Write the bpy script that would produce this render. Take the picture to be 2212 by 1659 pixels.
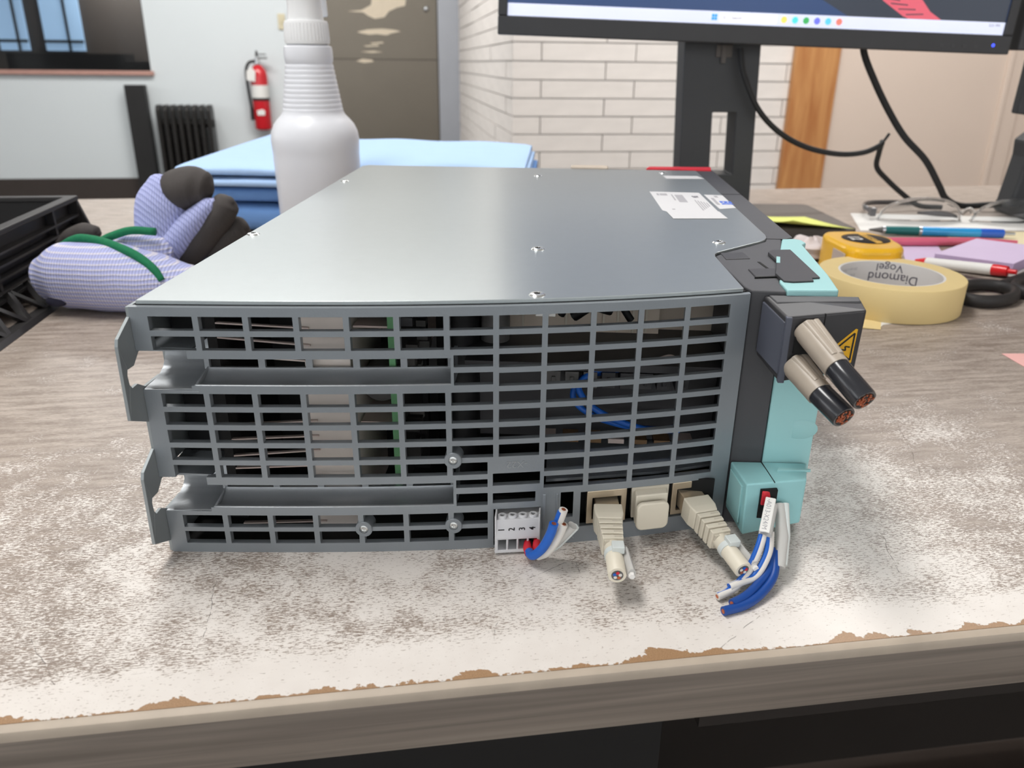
import bpy, bmesh, math, random
from mathutils import Matrix, Vector, Euler
random.seed(7)
R_ = math.radians
for o in list(bpy.data.objects):
    bpy.data.objects.remove(o, do_unlink=True)
SC = bpy.context.scene
COL = SC.collection
S = 0.001                      # everything below is written in millimetres

# ------------------------------------------------------------------ camera
CAM = Vector((145.526, -251.916, 182.113))
YAW, PIT, ROL = R_(3.17603), R_(22.93953), R_(-0.56364)
_f = Vector((-math.sin(YAW)*math.cos(PIT), math.cos(YAW)*math.cos(PIT), -math.sin(PIT)))
_r0 = Vector((math.cos(YAW), math.sin(YAW), 0)); _d0 = _f.cross(_r0)
_r = _r0*math.cos(ROL) + _d0*math.sin(ROL); _d = -_r0*math.sin(ROL) + _d0*math.cos(ROL)
cd = bpy.data.cameras.new('camera'); cam = bpy.data.objects.new('camera', cd); COL.objects.link(cam)
cd.sensor_fit = 'HORIZONTAL'; cd.sensor_width = 36.0; cd.lens = 1718.34/2212*36
cd.clip_start = 0.01; cd.clip_end = 60
cd.dof.use_dof = True; cd.dof.focus_distance = 0.33; cd.dof.aperture_fstop = 17.0
m3 = Matrix((_r, -_d, -_f)).transposed()
cam.matrix_world = Matrix.Translation(CAM*S) @ m3.to_4x4()
SC.camera = cam

# ------------------------------------------------------------------ room frame (the bench stands about 11 degrees off the unit; floor level 1 degree off the bench top)
T1, A1 = R_(1.0), R_(11.3)
RX = Matrix(((1,0,0),(0,math.cos(T1),math.sin(T1)),(0,-math.sin(T1),math.cos(T1))))
RY = Matrix(((math.cos(A1),-math.sin(A1),0),(math.sin(A1),math.cos(A1),0),(0,0,1)))
ROOM = Matrix.Translation(CAM*S) @ (RX @ RY).to_4x4()      # room coordinates are measured from the camera

# ------------------------------------------------------------------ world, lights, exposure
w = bpy.data.worlds.new('room_light'); SC.world = w; w.use_nodes = True
bg = w.node_tree.nodes['Background']; bg.inputs[0].default_value = (0.97, 0.985, 1.0, 1); bg.inputs[1].default_value = 2.1
def area(name, loc, target, sx, sy, power, col=(1, 1, 1)):
    l = bpy.data.lights.new(name, 'AREA'); l.shape = 'RECTANGLE'; l.size = sx; l.size_y = sy; l.energy = power; l.color = col
    o = bpy.data.objects.new(name, l); COL.objects.link(o); o.location = loc
    o.rotation_euler = (Vector(target) - Vector(loc)).to_track_quat('-Z', 'Y').to_euler()
    return o
area('ceiling_light_over_bench', (-0.38, 0.22, 1.68), (-0.05, 0.16, 0), 1.2, 0.35, 22, (1.0, 0.985, 0.96))
area('ceiling_light_over_aisle', (-1.2, 3.4, 1.75), (-1.2, 3.6, -1), 2.4, 0.6, 60, (1.0, 0.99, 0.97))
area('ceiling_light_by_brick', (1.0, 1.9, 1.75), (1.0, 2.4, -0.2), 1.2, 0.5, 36, (1.0, 0.985, 0.96))
area('reflection_fill_light', (-3.2, 6.6, 0.9), (-3.2, 6.7, -1), 1.0, 0.6, 16, (1.0, 0.96, 0.9))  # added lamp, lifts the made-up backdrop behind the window pane
SC.cycles.adaptive_threshold = 0.04; SC.cycles.max_bounces = 6; SC.cycles.diffuse_bounces = 2; SC.cycles.glossy_bounces = 3; SC.cycles.transmission_bounces = 6; SC.cycles.caustics_reflective = False; SC.cycles.caustics_refractive = False
SC.view_settings.view_transform = 'Standard'; SC.view_settings.look = 'None'
SC.view_settings.exposure = 0.27; SC.view_settings.gamma = 1.0; SC.view_settings.use_curve_mapping = False

# ------------------------------------------------------------------ materials
def lin(c):
    return tuple(((v/255)/12.92 if v/255 <= 0.04045 else (((v/255)+0.055)/1.055)**2.4) for v in c) + (1.0,)
MATS = {}
def mat(name, rgb, rough=0.5, metal=0.0, var=0.07, scale=60, bump=0.0, bscale=None, trans=0.0, ior=1.45, emit=0.0, coat=0.0, sss=0.0, spec=None, stretch=(1, 1, 1)):
    m = bpy.data.materials.new(name); m.use_nodes = True; nt = m.node_tree; N = nt.nodes; L = nt.links
    b = N['Principled BSDF']
    tc = N.new('ShaderNodeTexCoord'); mp = N.new('ShaderNodeMapping'); mp.inputs['Scale'].default_value = stretch
    L.new(tc.outputs['Object'], mp.inputs[0])
    nz = N.new('ShaderNodeTexNoise'); nz.inputs['Scale'].default_value = scale; nz.inputs['Detail'].default_value = 4
    L.new(mp.outputs[0], nz.inputs['Vector'])
    mx = N.new('ShaderNodeMix'); mx.data_type = 'RGBA'
    c = lin(rgb)
    mx.inputs[6].default_value = tuple(max(0, v*(1-var)) for v in c[:3]) + (1,)
    mx.inputs[7].default_value = tuple(min(1, v*(1+var)) for v in c[:3]) + (1,)
    L.new(nz.outputs[0], mx.inputs[0]); L.new(mx.outputs[2], b.inputs['Base Color'])
    b.inputs['Roughness'].default_value = rough; b.inputs['Metallic'].default_value = metal
    b.inputs['IOR'].default_value = ior
    if spec is not None: b.inputs['Specular IOR Level'].default_value = spec
    if trans: b.inputs['Transmission Weight'].default_value = trans
    if coat: b.inputs['Coat Weight'].default_value = coat; b.inputs['Coat Roughness'].default_value = 0.1
    if sss:
        b.inputs['Subsurface Weight'].default_value = sss; b.inputs['Subsurface Radius'].default_value = (0.01, 0.01, 0.01); b.inputs['Subsurface Scale'].default_value = 1.0
    if emit:
        L.new(mx.outputs[2], b.inputs['Emission Color']); b.inputs['Emission Strength'].default_value = emit
    if bump:
        n2 = N.new('ShaderNodeTexNoise'); n2.inputs['Scale'].default_value = bscale or scale*6; n2.inputs['Detail'].default_value = 3
        L.new(mp.outputs[0], n2.inputs['Vector'])
        bp = N.new('ShaderNodeBump'); bp.inputs['Strength'].default_value = bump; bp.inputs['Distance'].default_value = 0.001
        L.new(n2.outputs[0], bp.inputs['Height']); L.new(bp.outputs[0], b.inputs['Normal'])
    MATS[name] = m
    return m

# ------------------------------------------------------------------ mesh helpers
class MB:
    def __init__(s): s.v = []; s.f = []
    def add(s, vs, fs):
        n = len(s.v); s.v += [tuple(p) for p in vs]; s.f += [tuple(i+n for i in f) for f in fs]; return s
    def box(s, x0, x1, y0, y1, z0, z1):
        return s.add([(x, y, z) for z in (z0, z1) for y in (y0, y1) for x in (x0, x1)],
                     [(0,2,3,1),(4,5,7,6),(0,1,5,4),(2,6,7,3),(0,4,6,2),(1,3,7,5)])
    def hexa(s, b, t):     # bottom quad and top quad, same winding (counter-clockwise from above)
        return s.add(list(b)+list(t), [(3,2,1,0),(4,5,6,7),(0,1,5,4),(1,2,6,5),(2,3,7,6),(3,0,4,7)])
    def prism(s, poly, a, b, axis='z'):
        n = len(poly)
        def P(p, h):
            return (p[0], p[1], h) if axis == 'z' else ((p[0], h, p[1]) if axis == 'y' else (h, p[0], p[1]))
        vs = [P(p, a) for p in poly] + [P(p, b) for p in poly]
        fs = [tuple(range(n-1, -1, -1)), tuple(range(n, 2*n))] + [(i, (i+1) % n, n+(i+1) % n, n+i) for i in range(n)]
        return s.add(vs, fs)
    def lathe(s, prof, c=(0, 0, 0), n=32, axis='z', sx=1.0, sy=1.0, ring=False):
        vs = []; fs = []; m = len(prof)
        for r, h in prof:
            for i in range(n):
                t = 2*math.pi*i/n; a, b = r*math.cos(t)*sx, r*math.sin(t)*sy
                p = (a, b, h) if axis == 'z' else ((a, h, b) if axis == 'y' else (h, a, b))
                vs.append((p[0]+c[0], p[1]+c[1], p[2]+c[2]))
        for j in range(m-1):
            for i in range(n):
                k = (i+1) % n; fs.append((j*n+i, j*n+k, (j+1)*n+k, (j+1)*n+i))
        if ring: return s.add(vs, fs)
        if prof[0][0] > 1e-6: fs.append(tuple(range(n-1, -1, -1)))
        if prof[-1][0] > 1e-6: fs.append(tuple(range((m-1)*n, m*n)))
        return s.add(vs, fs)
    def tube(s, pts, r, n=10, cap=True, sq=1.0):
        pts = [Vector(p) for p in pts]; m = len(pts)
        rr = r if isinstance(r, (list, tuple)) else [r]*m
        t0 = (pts[1]-pts[0]).normalized()
        up = Vector((0, 0, 1)) if abs(t0.z) < 0.9 else Vector((0, 1, 0))
        u = t0.cross(up).normalized(); vs = []
        for i, p in enumerate(pts):
            t = ((pts[min(i+1, m-1)]-pts[max(i-1, 0)])).normalized()
            u = (u - t*u.dot(t)).normalized(); v = t.cross(u)
            ra = rr[i]; ra, rb = (ra if isinstance(ra, (list, tuple)) else (ra, ra*sq))
            for k in range(n):
                a = 2*math.pi*k/n; vs.append(p + u*ra*math.cos(a) + v*rb*math.sin(a))
        fs = [(i*n+k, i*n+(k+1) % n, (i+1)*n+(k+1) % n, (i+1)*n+k) for i in range(m-1) for k in range(n)]
        if cap: fs += [tuple(range(n-1, -1, -1)), tuple(range((m-1)*n, m*n))]
        return s.add(vs, fs)
    def grid(s, fn, nu, nv):
        vs = [fn(i/nu, j/nv) for j in range(nv+1) for i in range(nu+1)]
        fs = [(j*(nu+1)+i, j*(nu+1)+i+1, (j+1)*(nu+1)+i+1, (j+1)*(nu+1)+i) for j in range(nv) for i in range(nu)]
        return s.add(vs, fs)
    def fn(s, g):
        s.v = [tuple(g(p)) for p in s.v]; return s
    def mx(s, M):
        s.v = [tuple(M @ Vector(p)) for p in s.v]; return s

def smooth_path(pts, k=6):          # Catmull-Rom
    P = [Vector(p) for p in pts]; P = [P[0]*2-P[1]] + P + [P[-1]*2-P[-2]]; out = []
    for i in range(1, len(P)-2):
        for j in range(k):
            t = j/k; a, b, c, d = P[i-1], P[i], P[i+1], P[i+2]
            out.append(0.5*((2*b)+(c-a)*t+(2*a-5*b+4*c-d)*t*t+(3*b-a-3*c+d)*t**3))
    out.append(P[-2]); return out

def lattice(holes, us, vs_, fn, depth, extra_u=(), extra_v=()):
    """a sheet with rectangular holes; fn(u, v, d) gives the 3-D point, d runs 0 (front) to depth (back)"""
    U = sorted(set([round(x, 3) for x in us] + [round(h[k], 3) for h in holes for k in (0, 1)] + [round(x, 3) for x in extra_u]))
    V = sorted(set([round(x, 3) for x in vs_] + [round(h[k], 3) for h in holes for k in (2, 3)] + [round(x, 3) for x in extra_v]))
    U = [u for u in U if us[0]-1e-6 <= u <= us[-1]+1e-6]; V = [v for v in V if vs_[0]-1e-6 <= v <= vs_[-1]+1e-6]
    def solid(i, j):
        if i < 0 or j < 0 or i >= len(U)-1 or j >= len(V)-1: return False
        x = (U[i]+U[i+1])/2; y = (V[j]+V[j+1])/2
        return not any(h[0] < x < h[1] and h[2] < y < h[3] for h in holes)
    idx = {}; vv = []; ff = []
    def P(i, j, d):
        k = (i, j, d)
        if k not in idx: idx[k] = len(vv); vv.append(fn(U[i], V[j], depth*d))
        return idx[k]
    for i in range(len(U)-1):
        for j in range(len(V)-1):
            if not solid(i, j): continue
            ff.append((P(i,j,0), P(i+1,j,0), P(i+1,j+1,0), P(i,j+1,0)))
            ff.append((P(i,j,1), P(i,j+1,1), P(i+1,j+1,1), P(i+1,j,1)))
            if not solid(i-1, j): ff.append((P(i,j,0), P(i,j+1,0), P(i,j+1,1), P(i,j,1)))
            if not solid(i+1, j): ff.append((P(i+1,j,0), P(i+1,j,1), P(i+1,j+1,1), P(i+1,j+1,0)))
            if not solid(i, j-1): ff.append((P(i,j,0), P(i,j,1), P(i+1,j,1), P(i+1,j,0)))
            if not solid(i, j+1): ff.append((P(i,j+1,0), P(i+1,j+1,0), P(i+1,j+1,1), P(i,j+1,1)))
    mb = MB(); mb.v = vv; mb.f = ff; return mb

def mesh_of(name, mb, material, smooth=None):
    me = bpy.data.meshes.new(name); me.from_pydata([(x*S, y*S, z*S) for x, y, z in mb.v], [], mb.f)
    bm = bmesh.new(); bm.from_mesh(me); bmesh.ops.recalc_face_normals(bm, faces=bm.faces); bm.to_mesh(me); bm.free()
    if material is not None: me.materials.append(MATS[material] if isinstance(material, str) else material)
    if smooth is not None:
        me.shade_smooth()
        if smooth < 180: me.set_sharp_from_angle(angle=R_(smooth))
    return me
def put(name, mb, material, parent=None, smooth=None, bevel=0, seg=2, M=None, sub=0, blim=40):
    """one mesh object. Coordinates are in the parent's own frame, or in the bench frame when the parent has a base offset ('base')."""
    base = None
    p = parent
    while p is not None:
        if 'base_mm' in BASE.get(p.name, {}): base = BASE[p.name]['base_mm']; break
        p = p.parent
    if base is not None:
        mb.fn(lambda q: (q[0]-base[0], q[1]-base[1], q[2]-base[2]))
    o = bpy.data.objects.new(name, mesh_of(name, mb, material, smooth)); COL.objects.link(o)
    if parent is not None: o.parent = parent
    if M is not None: o.matrix_basis = M
    if sub:
        md = o.modifiers.new('subdivision', 'SUBSURF'); md.levels = sub; md.render_levels = sub
    if bevel:
        md = o.modifiers.new('bevel', 'BEVEL'); md.width = bevel*S; md.segments = seg; md.limit_method = 'ANGLE'; md.angle_limit = R_(blim); md.harden_normals = False
    return o
BASE = {}
def tag(o, label, cat, group=None):
    o['label'] = label; o['category'] = cat
    if group: o['group'] = group
    return o
def thing(name, label, cat, base=None, M=None, group=None):
    """an Empty at the thing's base; with 'base' its parts are written in bench millimetres, with M in the thing's own frame"""
    o = bpy.data.objects.new(name, None); COL.objects.link(o); o.empty_display_size = 0.02
    if base is not None:
        o.location = Vector(base)*S; BASE[o.name] = {'base_mm': base}
    if M is not None: o.matrix_basis = M
    return tag(o, label, cat, group)
def struct(name, mb, material, M=None, **k):
    o = put(name, mb, material, None, M=M, **k); o['kind'] = 'structure'; return o
def place(x, y, z=0, rz=0, rx=0, ry=0):
    return Matrix.Translation((x*S, y*S, z*S)) @ Euler((rx, ry, rz), 'XYZ').to_matrix().to_4x4()
def room_at(x, y, z, rz=0):
    return ROOM @ Matrix.Translation((x*S, y*S, z*S)) @ Matrix.Rotation(rz, 4, 'Z')
def lettering(name, text, size, material, parent, M, depth=0.05, align='CENTER', sx=1.0, bold=0.0):
    """flat printed lettering as a thin mesh; M is in millimetres in the parent's frame"""
    cu = bpy.data.curves.new(name, 'FONT'); cu.body = text; cu.size = size; cu.align_x = align; cu.align_y = 'CENTER'; cu.extrude = depth; cu.offset = bold
    t = bpy.data.objects.new(name+'_tmp', cu); COL.objects.link(t)
    dg = bpy.context.evaluated_depsgraph_get(); me0 = bpy.data.meshes.new_from_object(t.evaluated_get(dg))
    mb = MB(); mb.v = [tuple(M @ Vector((v.co.x*sx, v.co.y, v.co.z))) for v in me0.vertices]; mb.f = [tuple(p.vertices) for p in me0.polygons]
    bpy.data.objects.remove(t, do_unlink=True); bpy.data.curves.remove(cu); bpy.data.meshes.remove(me0)
    return put(name, mb, material, parent)
def frame(o, xd, yd):     # millimetre matrix: local x along xd, local y along yd
    x = Vector(xd).normalized(); y = Vector(yd); y = (y-x*y.dot(x)).normalized(); z = x.cross(y)
    return Matrix.Translation(Vector(o)) @ Matrix((x, y, z)).transposed().to_4x4()
# ------------------------------------------------------------------ material palette
mat('paint_white', (222, 228, 230), 0.6, var=0.02, scale=3)
mat('paint_beige', (226, 208, 194), 0.6, var=0.03, scale=4)
mat('brick_paint', (238, 231, 225), 0.65, var=0.09, scale=9, bump=0.6, bscale=45, stretch=(1, 1, 4))
mat('mortar', (198, 194, 190), 0.9, var=0.12, scale=30)
mat('dark_floor', (60, 50, 44), 0.7, var=0.25, scale=14)
mat('baseboard', (62, 54, 50), 0.6, var=0.1, scale=20)
mat('door_brown', (124, 117, 106), 0.35, metal=0.35, var=0.05, scale=8)
mat('painted_reflection', (214, 200, 178), 0.4, var=0.08, scale=25)  # pale colour of the reflections painted on the door
mat('door_steel', (172, 175, 182), 0.4, metal=0.3, var=0.04, scale=10)
mat('sill_red', (188, 146, 134), 0.6, var=0.15, scale=15)
mat('glass', (225, 232, 235), 0.03, var=0.0, trans=1.0, ior=1.1)
mat('reflection_dim', (92, 84, 80), 0.8, var=0.2, scale=2)  # dim tone of the reflection in the window glass
mat('reflection_dark', (44, 42, 42), 0.8, var=0.3, scale=4)
mat('reflection_glow', (160, 190, 222), 0.5, var=0.08, scale=3, emit=0.5)  # mirrored daylight put in as a glowing colour
mat('cast_iron', (38, 36, 34), 0.4, var=0.2, scale=60, metal=0.3)
mat('black_trim', (34, 33, 33), 0.55, var=0.2, scale=25)
mat('red_enamel', (206, 34, 44), 0.25, var=0.05, coat=0.5)
mat('paper_white', (236, 234, 230), 0.6, var=0.02, scale=20)
mat('black_rubber', (32, 32, 33), 0.6, var=0.15)
mat('chrome', (200, 202, 205), 0.2, metal=1.0, var=0.05)
mat('yellowed_plastic', (216, 206, 176), 0.5)

# wood plank
def wood_mat(name, c1, c2, scale, stretch, rough=0.45):
    m = bpy.data.materials.new(name); m.use_nodes = True; nt = m.node_tree; N = nt.nodes; L = nt.links; b = N['Principled BSDF']
    tc = N.new('ShaderNodeTexCoord'); mp = N.new('ShaderNodeMapping'); mp.inputs['Scale'].default_value = stretch; L.new(tc.outputs['Object'], mp.inputs[0])
    nz = N.new('ShaderNodeTexNoise'); nz.inputs['Scale'].default_value = scale; nz.inputs['Detail'].default_value = 6; nz.inputs['Distortion'].default_value = 0.6
    L.new(mp.outputs[0], nz.inputs['Vector'])
    cr = N.new('ShaderNodeValToRGB'); cr.color_ramp.elements[0].position = 0.32; cr.color_ramp.elements[1].position = 0.68
    cr.color_ramp.elements[0].color = lin(c1); cr.color_ramp.elements[1].color = lin(c2)
    L.new(nz.outputs[0], cr.inputs[0]); L.new(cr.outputs[0], b.inputs['Base Color']); b.inputs['Roughness'].default_value = rough
    MATS[name] = m
wood_mat('plank_wood', (176, 112, 62), (212, 156, 98), 9, (3.0, 3.0, 0.35))
wood_mat('edge_band', (108, 98, 89), (142, 130, 119), 16, (0.3, 1, 14.0), 0.5)

# ------------------------------------------------------------------ the room (millimetres from the camera, room axes)
FLOOR = -930.0
struct('floor', MB().box(-5000, 4500, -2500, 9000, FLOOR-40, FLOOR), 'dark_floor', M=ROOM)
struct('wall_back', MB().box(-1497, 560, 5600, 5720, FLOOR, 1750).box(-5000, -1497, 5600, 5720, FLOOR, -78).box(-5000, -1497, 5600, 5720, 980, 1750), 'paint_white', M=ROOM)
bb = struct('baseboard_back', MB().box(-5000, -560, 5575, 5600, FLOOR, -716), 'baseboard', M=ROOM)
# the rest of the room: ceiling, and the outer walls with their tall windows behind the camera and to the left
mat('ceiling_white', (226, 224, 220), 0.8, var=0.02, scale=4)
struct('ceiling', MB().box(-5000, 4500, -3000, 5720, 1750, 1790), 'ceiling_white', M=ROOM)
wf = lattice([(-4300+1500*k, -3200+1500*k, -150, 1450) for k in range(6)], [-5000, 4500], [FLOOR, 1750], lambda x, z, d: (x, -3000-d, z), 150.0)
struct('wall_front', wf, 'paint_white', M=ROOM)
wl_ = lattice([(-2300+1700*k, -1000+1700*k, -150, 1450) for k in range(4)], [-3000, 5720], [FLOOR, 1750], lambda y, z, d: (-5000-d, y, z), 150.0)
struct('wall_left', wl_, 'paint_white', M=ROOM)
struct('wall_far_right', MB().box(3600, 3720, -3000, 3160, FLOOR, 1750), 'paint_beige', M=ROOM)
# interior window: frame, sill, pane and an added dark backdrop with glowing panes for its reflection
win = struct('window_1', MB().box(-5000, -1497, 5640, 5655, 960, 980).box(-1512, -1497, 5640, 5660, -66, 980), 'black_trim', M=ROOM)
put('window_sill', MB().box(-5000, -1480, 5570, 5720, -92, -66), 'sill_red', win, bevel=3)
put('pane', MB().box(-5000, -1512, 5646, 5650, -66, 960), 'glass', win)
nr = struct('reflection_backdrop', MB().box(-6500, -1200, 7600, 7640, -900, 1500).box(-1300, -1200, 5720, 7600, -900, 1500).box(-6500, -1200, 5720, 7600, 1480, 1500), 'reflection_dim', M=ROOM)  # added backdrop, stands for the room mirrored in the glass
put('reflected_shape', MB().box(-3050, -2150, 7350, 7590, -900, 40).box(-2150, -1700, 7250, 7590, -900, -15), 'reflection_dark', nr)  # added dark shapes belonging to the pane's reflection
for k, (a, b) in enumerate([(-3170, -2950), (-2820, -2520)]):
    p = put('reflected_window', MB().box(a, b, 7575, 7598, 60, 700), 'reflection_glow', nr)  # glowing panes added for the windows mirrored in the glass
    put('reflected_bar', MB().box(a, b, 7560, 7575, 120, 142).box((a+b)/2+30, (a+b)/2+48, 7560, 7575, 60, 700), 'reflection_dark', p)
# door in the back wall
dr = struct('door_1', MB().box(-560, 290, 5560, 5600, FLOOR, 1250), 'door_brown', M=ROOM, bevel=2)
def blob(pts, y0, y1):
    return MB().prism(pts, y0, y1, 'y')
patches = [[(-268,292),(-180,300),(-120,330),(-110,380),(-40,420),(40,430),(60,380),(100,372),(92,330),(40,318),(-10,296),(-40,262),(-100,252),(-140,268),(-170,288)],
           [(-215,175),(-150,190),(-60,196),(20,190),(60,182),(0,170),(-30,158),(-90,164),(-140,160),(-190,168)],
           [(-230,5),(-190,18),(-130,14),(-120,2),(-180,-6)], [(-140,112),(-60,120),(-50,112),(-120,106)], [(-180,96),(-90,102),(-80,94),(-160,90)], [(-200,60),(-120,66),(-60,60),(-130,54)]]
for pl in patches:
    put('painted_reflection', blob(pl, 5558.8, 5560.2), 'painted_reflection', dr)  # reflections on the door, painted as flat pale shapes
put('door_seam', MB().box(-560, 290, 5559, 5561, 14, 19), 'baseboard', dr)
kn = put('door_bolt', MB().lathe([(0.1, -16), (12, -14), (17, -6), (17, 0)], (222, 5560, 315), 16, 'y'), 'chrome', dr, smooth=40)
struct('trim_1', MB().box(293, 432, 5530, 5610, FLOOR, 1250), 'door_steel', M=ROOM, bevel=4)
# brick: a recessed bed of mortar and single bricks proud of it
COURSE, BL, JT = 62.7, 347.0, 4.0
def brick_mesh(L, D, H):
    r = random.Random(int(L*7+D)); mb = MB().box(0, L, 0, D, 0, H)
    return mesh_of('brick', mb, 'brick_paint')
wr = struct('wall_right', MB().box(434, 3600, 3038, 3160, FLOOR, 1750), 'mortar', M=ROOM)
full = brick_mesh(BL-JT, 14, COURSE-JT)
zs0 = -367.0 - 3*COURSE
def brick_row(parent, n0, n1, xstart, xend, y, k, along='x'):
    z = zs0 + k*COURSE; off = (527 if k % 2 == 0 else 527-BL*0.66)
    return z
for k in range(0, 13):
    z = zs0 + k*COURSE + JT/2
    x0 = 527.0 if k % 2 else 417.0+347.0
    xs = [x0 + BL*i for i in range(-2, 4)]
    for a in xs:
        lo, hi = max(a+JT/2, 424), min(a+BL-JT/2, 1690)
        if hi-lo < 25: continue
        me = full if abs((hi-lo)-(BL-JT)) < 0.1 else brick_mesh(hi-lo, 14, COURSE-JT)
        o = bpy.data.objects.new('brick', me); COL.objects.link(o); o.parent = wr
        o.location = Vector((lo, 3026+random.uniform(-1.5, 1.5), z))*S
wm = struct('wall_middle', MB().box(437, 560, 3040, 5600, FLOOR, 1750), 'mortar', M=ROOM)
full2 = mesh_of('brick', MB().box(0, 14, 0, BL-JT, 0, COURSE-JT), 'brick_paint')
for k in range(1, 16):
    z = zs0 + k*COURSE + JT/2
    y0 = 3040 - (0 if k % 2 else BL/2)
    for i in range(8):
        lo, hi = max(y0+i*BL+JT/2, 3042), min(y0+(i+1)*BL-JT/2, 5525)
        if hi-lo < 40: continue
        me = full2 if abs((hi-lo)-(BL-JT)) < 0.1 else mesh_of('brick', MB().box(0, 14, 0, hi-lo, 0, COURSE-JT), 'brick_paint')
        o = bpy.data.objects.new('brick', me); COL.objects.link(o); o.parent = wm
        o.location = Vector((424+random.uniform(-1.5, 1.5), lo, z))*S
struct('wall_side', MB().box(1600, 3600, 3024, 3040, FLOOR, 1750), 'paint_beige', M=ROOM)
struct('trim_2', MB().box(1474, 1650, 2998, 3025, FLOOR, 1100), 'plank_wood', M=ROOM, bevel=3)
struct('trim_3', MB().box(2352, 2372, 3006, 3026, FLOOR, 1100).box(2372, 2440, 3014, 3026, FLOOR, 1100), 'paint_beige', M=ROOM, bevel=3)

# ------------------------------------------------------------------ things along the back wall
o = put('floor_post', MB().box(-60, 60, -30, 30, 0, 784), 'black_trim', None, bevel=4, M=room_at(-1588, 5535, FLOOR))
tag(o, 'narrow black upright post standing on the floor left of the radiator', 'post')
rt = thing('radiator', 'old black cast iron column radiator by the white wall', 'radiator', M=room_at(-1300, 5480, FLOOR))
for i in range(8):
    x = -150 + i*43
    m = MB()
    m.prism([(-70, 60), (-60, 640), (-40, 672), (40, 672), (60, 640), (70, 60), (50, 20), (-50, 20)], x-13, x+13, 'x')
    put('column', m, 'cast_iron', rt, bevel=9, seg=3)
for z in (560, 120): put('tie_rod', MB().tube([(-170, 0, z), (172, 0, z)], 24, 12), 'cast_iron', rt, smooth=40)
put('valve', MB().tube([(-185, -60, 40), (-185, -60, 130)], 16, 12), 'paper_white', rt, smooth=40)
for s in (-1, 1): put('foot', MB().box(s*135-20, s*135+20, -70, 70, 0, 60), 'cast_iron', rt, bevel=6)
ex = thing('fire_extinguisher', 'red fire extinguisher with white label hanging on the white wall', 'extinguisher', M=room_at(-838, 5530, -412))
put('cylinder', MB().lathe([(40, 0), (50, 6), (53, 14), (53, 320), (48, 352), (30, 378), (20, 388)], (0, 0, 0), 28), 'red_enamel', ex, smooth=40)
put('label', MB().lathe([(53.6, 195), (53.6, 270), (53.2, 270), (53.2, 195), (53.6, 195)], (0, 0, 0), 28, ring=True), 'paper_white', ex, smooth=40)
put('lower_label', MB().prism([(-22, 92), (22, 92), (26, 118), (10, 128), (-24, 120)], -56, -50, 'y'), 'paper_white', ex)
put('label_band', MB().lathe([(53.8, 178), (53.8, 195), (53.2, 195), (53.2, 178), (53.8, 178)], (0, 0, 0), 28, ring=True), 'black_rubber', ex, smooth=40)
hd = put('valve_head', MB().lathe([(16, 386), (18, 400), (14, 420), (12, 436)], (0, 0, 0), 16), 'chrome', ex, smooth=40)
put('handle', MB().box(-10, 62, -9, 9, 424, 432).box(-10, 56, -9, 9, 446, 452).tube([(0, 0, 430), (0, 0, 470)], 7, 8), 'black_rubber', hd, bevel=2)
put('hose', MB().tube(smooth_path([(-12, -6, 410), (-50, -12, 400), (-72, -12, 350), (-70, -10, 240), (-62, -10, 130)]), 9, 10), 'black_rubber', ex, smooth=60)
put('nozzle', MB().tube([(-62, -10, 130), (-60, -10, 60)], [10, 13], 12), 'black_rubber', ex, smooth=60)
put('inspection_tag', MB().prism([(-66, 300), (-16, 290), (-8, 350), (-34, 378), (-62, 352)], -62, -60.5, 'y'), 'paper_white', ex)
put('wall_bracket', MB().box(-20, 20, 40, 68, 230, 330), 'chrome', ex)
o = put('wall_switch', MB().box(-22, 22, -10, 0, -45, 45).box(-6, 6, -16, -9, -10, 10), 'yellowed_plastic', None, bevel=2, M=room_at(-676, 5600, 228))
tag(o, 'small yellowed switch plate on the white wall beside the spray bottle neck', 'switch')
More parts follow.
